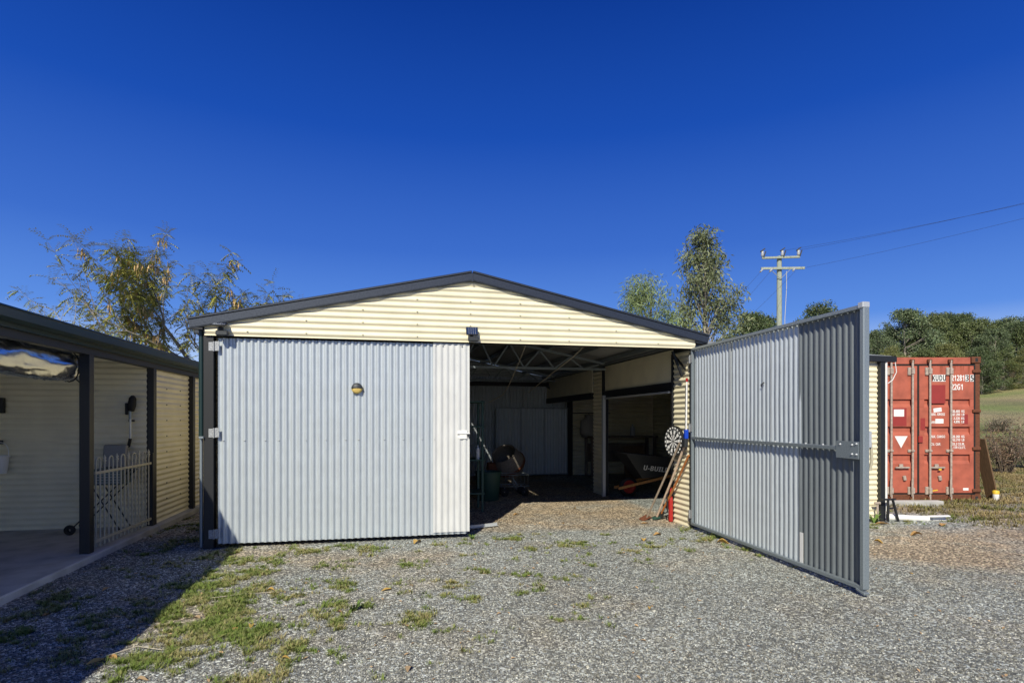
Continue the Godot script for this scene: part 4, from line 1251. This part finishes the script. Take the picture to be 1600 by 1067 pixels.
func yard_things() -> void:
	var t := thing("leaning_plank", "brown timber board leaning against the container's rusty corner", "plank", Vector3(13.0, 0.0, -1.45))
	bx("board", Vector3(-0.165, 0.57, 0), Vector3(0.03, 1.18, 0.22), K.plank, t, Basis(Vector3.BACK, 0.26))
	t = thing("bottle", "white and yellow plastic bottle on the grass by the container", "bottle", Vector3(12.87, 0.0, -1.3))
	part("body", MB.new().lathe([Vector2(0.0001, 0.0), Vector2(0.05, 0.0), Vector2(0.052, 0.12), Vector2(0.05, 0.15), Vector2(0.03, 0.17), Vector2(0.0001, 0.17)], Transform3D(), 14).mesh(), K.white, t)
	part("cap", MB.new().lathe([Vector2(0.052, 0.125), Vector2(0.055, 0.13), Vector2(0.055, 0.18), Vector2(0.03, 0.195), Vector2(0.0001, 0.195)], Transform3D(), 14).mesh(), K.yellow, t)
	t = thing("concrete_pad", "pale concrete sleeper lying in front of the container sill", "slab", Vector3(10.85, 0.0, -1.18), -0.2)
	bx("sleeper", Vector3(0, 0.03, 0), Vector3(1.1, 0.1, 0.16), K.concrete, t, Basis(), 0.01)
	t = thing("drain_pipe", "white split plastic pipe lying on the ground by the downpipe", "pipe", Vector3(9.22, 0.05, 0.04))
	tb("pipe", [Vector3(0, 0.0, 0), Vector3(0.45, -0.005, 0.22)], 0.045, K.pvc, t, 14)
	part("split_end", MB.new().lathe([Vector2(0.046, 0.0), Vector2(0.047, 0.4)], Transform3D(Basis(Vector3(0, 0, 1), Vector3(0.9, -0.02, 0.44).normalized(), Vector3(0, 0, 1).cross(Vector3(0.9, -0.02, 0.44).normalized())).orthonormalized(), Vector3(0.42, 0.0, 0.205)), 14, 0.6, TAU - 0.6).mesh(), K.pvc, t)
	tb("collar", [Vector3(-0.03, 0.0, -0.015), Vector3(0.08, 0, 0.04)], 0.051, K.pvc, t, 14)
	t = thing("trestle", "low black steel trestle at the foot of the lean-to corner", "trestle", Vector3(9.12, 0.0, 0.14))
	bx("top_bar", Vector3(-0.02, 0.33, 0), Vector3(0.22, 0.025, 0.04), K.black, t)
	bx("leg", Vector3(-0.03, 0.165, 0), Vector3(0.025, 0.32, 0.03), K.black, t)
	bx("leg", Vector3(0.1, 0.165, 0), Vector3(0.025, 0.34, 0.03), K.black, t, Basis(Vector3.BACK, 0.3))
	bx("cross_piece", Vector3(0.03, 0.2, 0), Vector3(0.13, 0.02, 0.025), K.black, t)
	t = thing("garden_tap", "rusty garden tap standing against the cream lean-to wall", "tap", Vector3(8.97, 0, 0.08))
	tb("riser", [Vector3(0, 0, 0), Vector3(0, 0.26, 0)], 0.014, K.bar, t, 8)
	tb("spout", [Vector3(-0.05, 0.27, 0), Vector3(0.04, 0.27, 0)], 0.02, K.bar, t, 8)
	# weeds at the wall foot
	for q in [[8.88, 0.12, 0.16, "green leafy weed sprouting beside the garden tap"], [2.98, 0.1, 0.07, "small green weed under the whiter door edge"], [1.7, 2.55, 0.09, "low broad leafed weed alone in the gravel"]]:
		var o := part("weed", tuft(int(q[0] * 100), 14, q[2], 0.03, q[2] * 0.12), K.weed, self, Vector3(q[0], ground_y(q[0], q[1]), q[1]))
		tag(o, q[3], "weed")
	# a twig with yellow leaves near the verandah
	var tw := tb("twig", [Vector3(0.22, 0.015, 3.22), Vector3(0.38, 0.03, 3.1), Vector3(0.55, 0.015, 3.16)], 0.003, K.cord, self, 5)
	tag(tw, "thin pale twig beside the yellow leaf on gravel", "twig")
	tw = tb("twig", [Vector3(0.5, 0.012, 2.05), Vector3(0.75, 0.018, 2.0), Vector3(1.05, 0.012, 1.98)], 0.003, K.cord, self, 5)
	tag(tw, "straight dry grass stalk lying across a green patch", "twig")

# ------------------------------------------------------------------ plants
func grow(rng: RandomNumberGenerator, wood: MB, tips: Array, at: Vector3, dir: Vector3, len: float, rad: float, level: int, most: int, spread: float, lift: float) -> void:
	var pts := [at]
	var rs := [rad]
	var d := dir
	var p := at
	var seg := 5
	for i in seg:
		d = (d + Vector3(rng.randf_range(-1, 1), rng.randf_range(-1, 1), rng.randf_range(-1, 1)) * 0.16 + Vector3.UP * lift * 0.1).normalized()
		p += d * len / seg
		pts.append(p)
		rs.append(rad * (1.0 - 0.55 * (i + 1) / seg))
		if level >= most - 1 and i >= 1:
			tips.append([p, d])
		if level < most and i >= 1:
			var kids := 1 if rng.randf() < 0.75 else 2
			for k in kids:
				var ax := d.cross(Vector3(rng.randf_range(-1, 1), rng.randf_range(-1, 1), rng.randf_range(-1, 1))).normalized()
				grow(rng, wood, tips, p, d.rotated(ax, spread * rng.randf_range(0.6, 1.3)), len * rng.randf_range(0.5, 0.75), rs[-1] * 0.6, level + 1, most, spread, lift)
	wood.tube(pts, rs, 6 if level < 2 else 4, false)

func leaf_face(mb: MB, p: Vector3, d: Vector3, side: Vector3, l: float, w: float) -> void:
	var nn := d.cross(side).normalized()
	if nn.y < 0:
		nn = -nn
	var a := mb.vert(p, nn)
	var b := mb.vert(p + d * l * 0.45 + side * w, nn)
	var c := mb.vert(p + d * l, nn)
	var e := mb.vert(p + d * l * 0.45 - side * w, nn)
	mb.face(a, b, c)
	mb.face(a, c, e)

func rv(rng: RandomNumberGenerator) -> Vector3:
	return Vector3(rng.randf_range(-1, 1), rng.randf_range(-1, 1), rng.randf_range(-1, 1)).normalized()

func feather_tree() -> void:
	var rng := RandomNumberGenerator.new()
	rng.seed = 91
	var t := thing("feathery_tree", "feathery leafed tree with hanging tan seed pods behind the verandah roof", "tree", Vector3(-2.15, 0, -9.6))
	var wood := MB.new()
	var tips := []
	wood.tube([Vector3(0, -0.05, 0), Vector3(0.05, 0.8, 0), Vector3(-0.05, 1.7, 0.05)], [0.16, 0.13, 0.11], 8, false)
	for q in [[Vector3(-0.62, 0.95, 0.05), 2.9, 0.085], [Vector3(-0.95, 0.7, 0.1), 3.3, 0.08], [Vector3(-0.15, 1, -0.1), 2.4, 0.075], [Vector3(0.5, 0.85, 0.1), 2.0, 0.065], [Vector3(-1.0, 0.42, 0.2), 3.6, 0.07], [Vector3(0.2, 0.9, 0.3), 2.0, 0.06], [Vector3(0.85, 0.5, -0.1), 2.0, 0.05]]:
		grow(rng, wood, tips, Vector3(-0.05, 1.5, 0.05), q[0].normalized(), q[1], q[2], 1, 3, 0.62, 0.35)
	part("trunk", wood.mesh(), K.bark_pale, t)
	var mb := MB.new()
	mb.tint = true
	var pods := MB.new()
	pods.tint = true
	for tip in tips:
		var n := 7 if tip[0].x > -2.6 and tip[0].x < -0.2 else 4
		for k in n:
			var d: Vector3 = (tip[1] * 0.6 + rv(rng) + Vector3(0, -0.2, 0)).normalized()
			var p: Vector3 = tip[0]
			var len := rng.randf_range(0.22, 0.42)
			var g := rng.randf_range(0.7, 1.3)
			mb.col = Color(0.25 * g, 0.29 * g, 0.07 * g).lerp(Color(0.52, 0.43, 0.1), 0.5 * rng.randf())
			var side := d.cross(Vector3.UP).normalized()
			for j in 7:
				d = (d + Vector3.DOWN * 0.09).normalized()
				p += d * len / 7.0
				for s in [-1, 1]:
					var ld: Vector3 = (side * s + d * 0.6 + Vector3.DOWN * 0.35 + rv(rng) * 0.2).normalized()
					leaf_face(mb, p, ld, ld.cross(Vector3.UP).normalized(), rng.randf_range(0.07, 0.115), 0.0155)
		if rng.randf() < 0.24 and tip[0].x > -2.6 and tip[0].x < 0.6:
			for k in rng.randi_range(5, 11):
				var p2: Vector3 = tip[0] + rv(rng) * 0.09
				var g2 := rng.randf_range(0.75, 1.15)
				pods.col = Color(0.6 * g2, 0.4 * g2, 0.17 * g2)
				var pd := (Vector3.DOWN + rv(rng) * 0.25).normalized()
				leaf_face(pods, p2, pd, rv(rng).cross(pd).normalized(), rng.randf_range(0.16, 0.26), 0.021)
	part("crown", mb.mesh(), K.leaf, t)
	part("seed_pods", pods.mesh(), K.leaf, t)

func droop_tree(called: String, label: String, at: Vector3, h: float, wide: float, sd: int, count: int, leaf: Vector2, tone: Color, bark: Material, low := 0.35, clump := 0.35, limbs := 34, cone := false) -> void:
	# tall loose crown: leaves hang in clumps about limbs
	var rng := RandomNumberGenerator.new()
	rng.seed = sd
	var t := thing(called, label, "tree", at)
	var wood := MB.new()
	var mb := MB.new()
	mb.tint = true
	var top := Vector3(rng.randf_range(-0.2, 0.2), h * 0.95, rng.randf_range(-0.2, 0.2))
	wood.tube([Vector3(0, -0.1, 0), Vector3(top.x * 0.3 + 0.06, h * 0.3, 0.05), Vector3(top.x * 0.5 - 0.05, h * 0.6, 0), top], [h * 0.018, h * 0.014, h * 0.009, h * 0.002], 7, false)
	var hubs := []
	for i in limbs:
		var f := low + (1.0 - low) * pow(rng.randf(), 0.85)
		var rr := wide * 0.5 * sin(PI * pow(clampf((f - low) / (1.0 - low) * 0.9 + 0.1, 0.0, 1.0), 0.8)) * sqrt(rng.randf()) + wide * 0.06
		if cone:
			var ft := (f - low) / (1.0 - low)
			rr = wide * 0.5 * pow(1.0 - ft, 0.6) * minf(1.0, ft * 4.0 + 0.5) * sqrt(rng.randf())
		var an := rng.randf() * TAU
		var q := Vector3(cos(an) * rr, h * f, sin(an) * rr)
		var s := Vector3(top.x * f * 0.6, h * maxf(f - 0.16, low * 0.6), 0)
		wood.tube([s, s.lerp(q, 0.55) + Vector3(0, 0.06, 0), q], [h * 0.0032, h * 0.002, h * 0.0008], 4, false)
		hubs.append([q, rng.randf_range(0.6, 1.25) * clump * wide * 0.5, rng.randf_range(0.75, 1.25)])
	for i in count:
		var hb = hubs[rng.randi() % hubs.size()]
		var o := rv(rng) * pow(rng.randf(), 0.5)
		var p: Vector3 = hb[0] + o * hb[1] * Vector3(1, 0.85, 1)
		var g: float = hb[2] * rng.randf_range(0.7, 1.3)
		mb.col = Color(tone.r * g, tone.g * g, tone.b * g).lerp(Color(0.3, 0.26, 0.1) * g, 0.25 * rng.randf() * rng.randf())
		var d := (Vector3.DOWN * 0.9 + rv(rng)).normalized()
		leaf_face(mb, p, d, rv(rng).cross(d).normalized(), leaf.x * rng.randf_range(0.7, 1.3), leaf.y * rng.randf_range(0.7, 1.3))
	part("trunk", wood.mesh(), bark, t)
	part("crown", mb.mesh(), K.leaf, t)

func shrub(at: Vector3, r: float, h: float, sd: int, tone: Color, label: String) -> void:
	var rng := RandomNumberGenerator.new()
	rng.seed = sd
	var t := thing("dry_shrub", label, "shrub", at, 0.0, "dry shrubs behind the container")
	var wood := MB.new()
	var mb := MB.new()
	mb.tint = true
	for i in 46:
		var an := rng.randf() * TAU
		var q := Vector3(cos(an) * r * rng.randf(), h * rng.randf_range(0.4, 1.0), sin(an) * r * rng.randf())
		wood.tube([Vector3(q.x * 0.2, -0.05, q.z * 0.2), q * 0.55 + rv(rng) * 0.1, q], [0.014, 0.009, 0.003], 3, false)
		for k in 34:
			var g := rng.randf_range(0.6, 1.3)
			mb.col = Color(tone.r * g, tone.g * g, tone.b * g)
			var d := (rv(rng) + Vector3.UP * 0.4).normalized()
			leaf_face(mb, q * rng.randf_range(0.35, 1.05) + rv(rng) * 0.16, d, rv(rng).cross(d).normalized(), rng.randf_range(0.06, 0.16), 0.011)
	part("stems", wood.mesh(), K.bark, t)
	part("foliage", mb.mesh(), K.leaf, t)

func power_pole() -> void:
	var base := Vector3(23.07, 0, -21.05)
	base.y = ground_y(base.x, base.z)
	var t := thing("power_pole", "timber power pole with two crossarms rising behind the open door", "power pole", Vector3(base.x, base.y, base.z), -deg_to_rad(11.75) - 0.12)
	var top := 10.55 - base.y
	part("pole", MB.new().tube([Vector3(0, -0.2, 0), Vector3(0, top, 0)], [0.17, 0.13], 12).mesh(), K.pole, t)
	bx("crossarm", Vector3(0.02, top - 0.12, 0.2), Vector3(2.0, 0.11, 0.1), K.pole, t)
	bx("crossarm", Vector3(0.12, top - 0.72, 0.2), Vector3(2.3, 0.12, 0.1), K.pole, t, Basis(Vector3.BACK, -0.02))
	for s in [-1, 1]:
		beam("brace", Vector3(s * 0.55, top - 0.76, 0.22), Vector3(0, top - 1.3, 0.2), 0.03, 0.03, K.galv, t)
	for x in [-0.95, 0.1, 0.95]:
		var ins := part("insulator", MB.new().lathe([Vector2(0.02, 0.0), Vector2(0.1, 0.03), Vector2(0.05, 0.08), Vector2(0.11, 0.13), Vector2(0.05, 0.18), Vector2(0.1, 0.25), Vector2(0.03, 0.32), Vector2(0.0001, 0.36)], Transform3D(), 10).mesh(), K.porcelain, t, Vector3(x, top - 0.05, 0.2))
		bx("clamp", Vector3(0.0, 0.36, 0.03), Vector3(0.28, 0.06, 0.1), K.dark_steel, ins, Basis(Vector3.BACK, 0.6))
		bx("fuse_tube", Vector3(0.1, 0.12, 0.08), Vector3(0.05, 0.34, 0.05), K.dark_steel, ins, Basis(Vector3.BACK, -0.3))
	for x in [-0.95, -0.45, 0.75]:
		tb("strain_insulator", [Vector3(x, top - 0.75, 0.27), Vector3(x - 0.2, top - 0.95, 0.5)], 0.05, K.porcelain, t, 8)
	tb("earth_cable", [Vector3(0.3, top - 0.9, 0.25), Vector3(0.32, top - 1.8, 0.2), Vector3(0.24, top - 3.5, 0.17), Vector3(0.2, 0.1, 0.2)], 0.02, K.galv_light, t, 6)
	var n := t.transform
	var hv := [[Vector3(0.95, top + 0.25, 0.2), Vector3(26.7, 10.37, -11.1), "upper power line running from the pole's top crossarm"], [Vector3(0.1, top + 0.25, 0.2), Vector3(26.45, 10.3, -11.3), "middle power line running close under the upper one"], [Vector3(1.2, top - 0.74, 0.2), Vector3(27.77, 10.11, -11.9), "lower power line running from the pole's second crossarm"]]
	for q in hv:
		wire(n * q[0], q[1] + (q[1] - n * q[0]) * 0.8, 0.25, q[2])
	hv = [[Vector3(-1.1, top - 0.9, 0.45), Vector3(15.36, 5.26, -16.53), "service line dropping towards the trees, outermost on crossarm"], [Vector3(-0.6, top - 0.9, 0.45), Vector3(15.36, 4.59, -16.53), "service line dropping towards the trees, second on crossarm"], [Vector3(0.7, top - 0.95, 0.45), Vector3(15.36, 3.96, -16.53), "service line dropping past the front of the pole"]]
	for q in hv:
		wire(n * q[0], q[1], 0.15, q[2])

func wire(a: Vector3, b: Vector3, sag: float, label: String) -> void:
	var pts := []
	for i in 13:
		var f := i / 12.0
		pts.append(a.lerp(b, f) + Vector3.DOWN * sag * 4.0 * f * (1.0 - f))
	var o := tb("power_line", pts, 0.0055, K.wire, self, 5)
	tag(o, label, "wire")

func plants() -> void:
	feather_tree()
	droop_tree("gum_tree", "loose tall gum tree with hanging leaves beside the power pole", Vector3(13.66, ground_y(13.66, -12.8), -12.8), 8.6, 4.3, 401, 11500, Vector2(0.18, 0.022), Color(0.16, 0.195, 0.095), K.bark_pale, 0.36, 0.24, 95, true)
	droop_tree("wattle_tree", "dense pale green weeping wattle behind the shed roof", Vector3(10.75, ground_y(10.75, -11.4), -11.4), 6.35, 2.6, 402, 9000, Vector2(0.22, 0.011), Color(0.19, 0.26, 0.1), K.bark, 0.3, 0.5)
	var kinds := ["dark", "olive", "grey green", "yellowish"]
	var tones := [Color(0.06, 0.095, 0.035), Color(0.1, 0.135, 0.045), Color(0.1, 0.145, 0.07), Color(0.14, 0.155, 0.05)]
	# each tree of the far slope: pixel column and top row of the photograph give direction and height, the slope its distance
	var rng := RandomNumberGenerator.new()
	rng.seed = 95
	var protos := {}
	var far := [[1372, 520, 62, 2, "short grey green tree beside the open door's free edge on the slope"], [1415, 485, 70, 2, "tall open crowned grey green tree standing above the container"], [1455, 493, 72, 1, "broad olive tree above the container's middle"], [1490, 494, 74, 0, "dark dense tree above the container's lettered door"], [1520, 505, 70, 1, "olive tree rising behind the container's top corner"], [1555, 510, 66, 2, "grey green tree with bare pale trunk beyond the container"], [1590, 508, 68, 0, "dark tree at the end of the far tree line"], [1625, 500, 66, 1, "olive tree past the dark one on the slope"], [1395, 545, 56, 3, "low yellowish tree over the lean-to roof"], [1440, 545, 58, 1, "low olive tree in front of the tree line above container"], [1480, 540, 57, 3, "low yellowish tree before the dark dense one"], [1535, 545, 55, 0, "low dark tree just off the container's corner"], [1570, 548, 56, 1, "low olive tree with pale stems beyond the paddock"], [1605, 545, 55, 3, "low yellowish tree at the paddock's edge"], [1175, 490, 45, 0, "dark tree between gum tree and power pole"], [1280, 478, 62, 0, "dark tree top peeping over the open door"], [1195, 498, 46, 0, "small dark tree at the foot of the power pole"], [1436, 500, 78, 0, "dark tree filling the gap behind the container's middle"], [1472, 488, 80, 2, "tall grey green tree behind the container's top rail"], [1505, 492, 79, 0, "dark tree behind the olive one at the container corner"], [1537, 500, 77, 1, "olive tree behind the low dark one off the corner"], [1575, 497, 78, 2, "grey green tree at the back of the slope"], [1610, 498, 76, 0, "dark tree at the back past the paddock"], [1393, 512, 72, 0, "dark tree behind the short grey green one"], [1355, 530, 66, 1, "olive tree half hidden by the open door edge"]]
	for q in far:
		var d: float = q[2]
		var rx: float = (q[0] - 800.0) / 900.0
		var x: float = 2.0 + (rx * 0.979 + 0.2036) * d
		var z: float = 7.25 - (-rx * 0.2036 + 0.979) * d
		var gy := ground_y(x, z)
		var h: float = 1.5 + (655.0 - q[1]) / 900.0 * d - gy
		var k: int = q[3]
		# two grown trees of each tone, then copies turned and scaled
		var key := "%d_%d" % [k, int(q[0]) % 2]
		if not protos.has(key):
			droop_tree("slope_tree", q[4], Vector3(x, gy, z), 10.0, rng.randf_range(7.6, 9.4), 500 + int(q[0]), 16000, Vector2(0.28, 0.055), tones[k], K.bark_pale, 0.07, 0.25, 100)
			protos[key] = get_child(get_child_count() - 1)
			protos[key].scale = Vector3.ONE * (h / 10.0)
		else:
			var o: Node3D = protos[key].duplicate()
			o.name = numbered("slope_tree")
			add_child(o)
			o.position = Vector3(x, gy, z)
			o.rotation.y = rng.randf() * TAU
			o.scale = Vector3(1.0, rng.randf_range(0.95, 1.0), 1.0) * (h / 10.0)
			o.set_meta("label", q[4])
	var lab := ["tangled brown shrub beside the container and plank", "small straw coloured shrub alone on the paddock", "brown thicket below the slope's pale trunks", "dry thicket at the paddock's far end", "low grey brown shrub behind the tangled one"]
	var sh := [[1572, 741, 15.9, 0.75, 1.35], [1562, 690, 30.0, 0.9, 0.8], [1556, 612, 60.0, 2.6, 2.2], [1600, 614, 60.0, 2.6, 2.4], [1612, 736, 17.0, 0.8, 1.2]]
	for i in sh.size():
		var q = sh[i]
		var rx: float = (q[0] - 800.0) / 900.0
		var x: float = 2.0 + (rx * 0.979 + 0.2036) * q[2]
		var z: float = 7.25 - (-rx * 0.2036 + 0.979) * q[2]
		shrub(Vector3(x, ground_y(x, z), z), q[3], q[4], 600 + i, [Color(0.22, 0.15, 0.1), Color(0.2, 0.17, 0.12), Color(0.3, 0.24, 0.13)][i % 3], lab[i])

# ------------------------------------------------------------------
func _ready() -> void:
	# camera: level, lens shifted upwards; 1600x1067 photograph, focal length 900 pixels, horizon on row 655
	var cam := Camera3D.new()
	cam.name = "camera"
	add_child(cam)
	cam.position = Vector3(2.0, 1.5, 7.25)
	cam.rotation.y = -deg_to_rad(11.75)
	var near := 0.1
	cam.set_frustum(1067.0 / 900.0 * near, Vector2(0.0, 121.5 / 900.0 * near), near, 900.0)
	cam.current = true
	# sky and sun
	var env := Environment.new()
	env.background_mode = Environment.BG_SKY
	env.tonemap_mode = Environment.TONE_MAPPER_LINEAR
	env.tonemap_exposure = 1.12
	env.sdfgi_enabled = true
	env.ssao_enabled = true
	env.ssil_enabled = true
	# clear air: the same all round, deep blue overhead and paling to the horizon haze
	var sm := PanoramaSkyMaterial.new()
	var stops := [[0.0, Vector3(0.88, 0.95, 1.02)], [4.5, Vector3(0.42, 0.57, 0.84)], [9.0, Vector3(0.1, 0.25, 0.69)], [16.0, Vector3(0.042, 0.14, 0.54)], [26.0, Vector3(0.01, 0.07, 0.4)], [36.0, Vector3(0.004, 0.039, 0.27)], [55.0, Vector3(0.004, 0.028, 0.2)], [90.0, Vector3(0.004, 0.026, 0.18)]]
	var sim := Image.create(16, 512, false, Image.FORMAT_RGBF)
	for y in 512:
		var el := 90.0 - (y + 0.5) / 512.0 * 180.0
		var c := Vector3(0.28, 0.26, 0.22)
		if el >= 0.0:
			for k in stops.size() - 1:
				if el >= stops[k][0] and el <= stops[k + 1][0]:
					c = stops[k][1].lerp(stops[k + 1][1], (el - stops[k][0]) / (stops[k + 1][0] - stops[k][0]))
		for x in 16:
			sim.set_pixel(x, y, Color(c.x, c.y, c.z))
	sm.panorama = ImageTexture.create_from_image(sim)
	var sky := Sky.new()
	sky.sky_material = sm
	env.sky = sky
	var we := WorldEnvironment.new()
	we.name = "daylight"
	we.environment = env
	add_child(we)
	var sun := DirectionalLight3D.new()
	sun.name = "sun"
	add_child(sun)
	sun.look_at_from_position(Vector3.ZERO, Vector3(0.338, -0.6115, -0.715), Vector3.UP)
	sun.light_energy = 1.5
	sun.light_color = Color(1.0, 0.97, 0.895)
	sun.light_angular_distance = 0.5
	sun.shadow_enabled = true

	nz.seed = 1
	nz.frequency = 0.9
	nz2.seed = 2
	nz2.frequency = 0.3
	make_textures()
	make_materials()
	K.weed = mat(0.12, 0.2, 0.04, 0.6)
	build_ground()
	build_shed()
	verandah()
	container()
	power_pole()
	plants()
	wall_light()
	solar_light(Vector3(0.07, 2.535, 0.075), -1.25, "tilted solar light at the eave end of the cream gable")
	solar_light(Vector3(2.97, 2.55, 0.075), -0.35, "solar light with upright blue panel above the doorway edge")
	dartboard()
	tools()
	wheelbarrow()
	inside_things()
	verandah_things()
	yard_things()
	stones()
	grass()
	fallen_leaves()
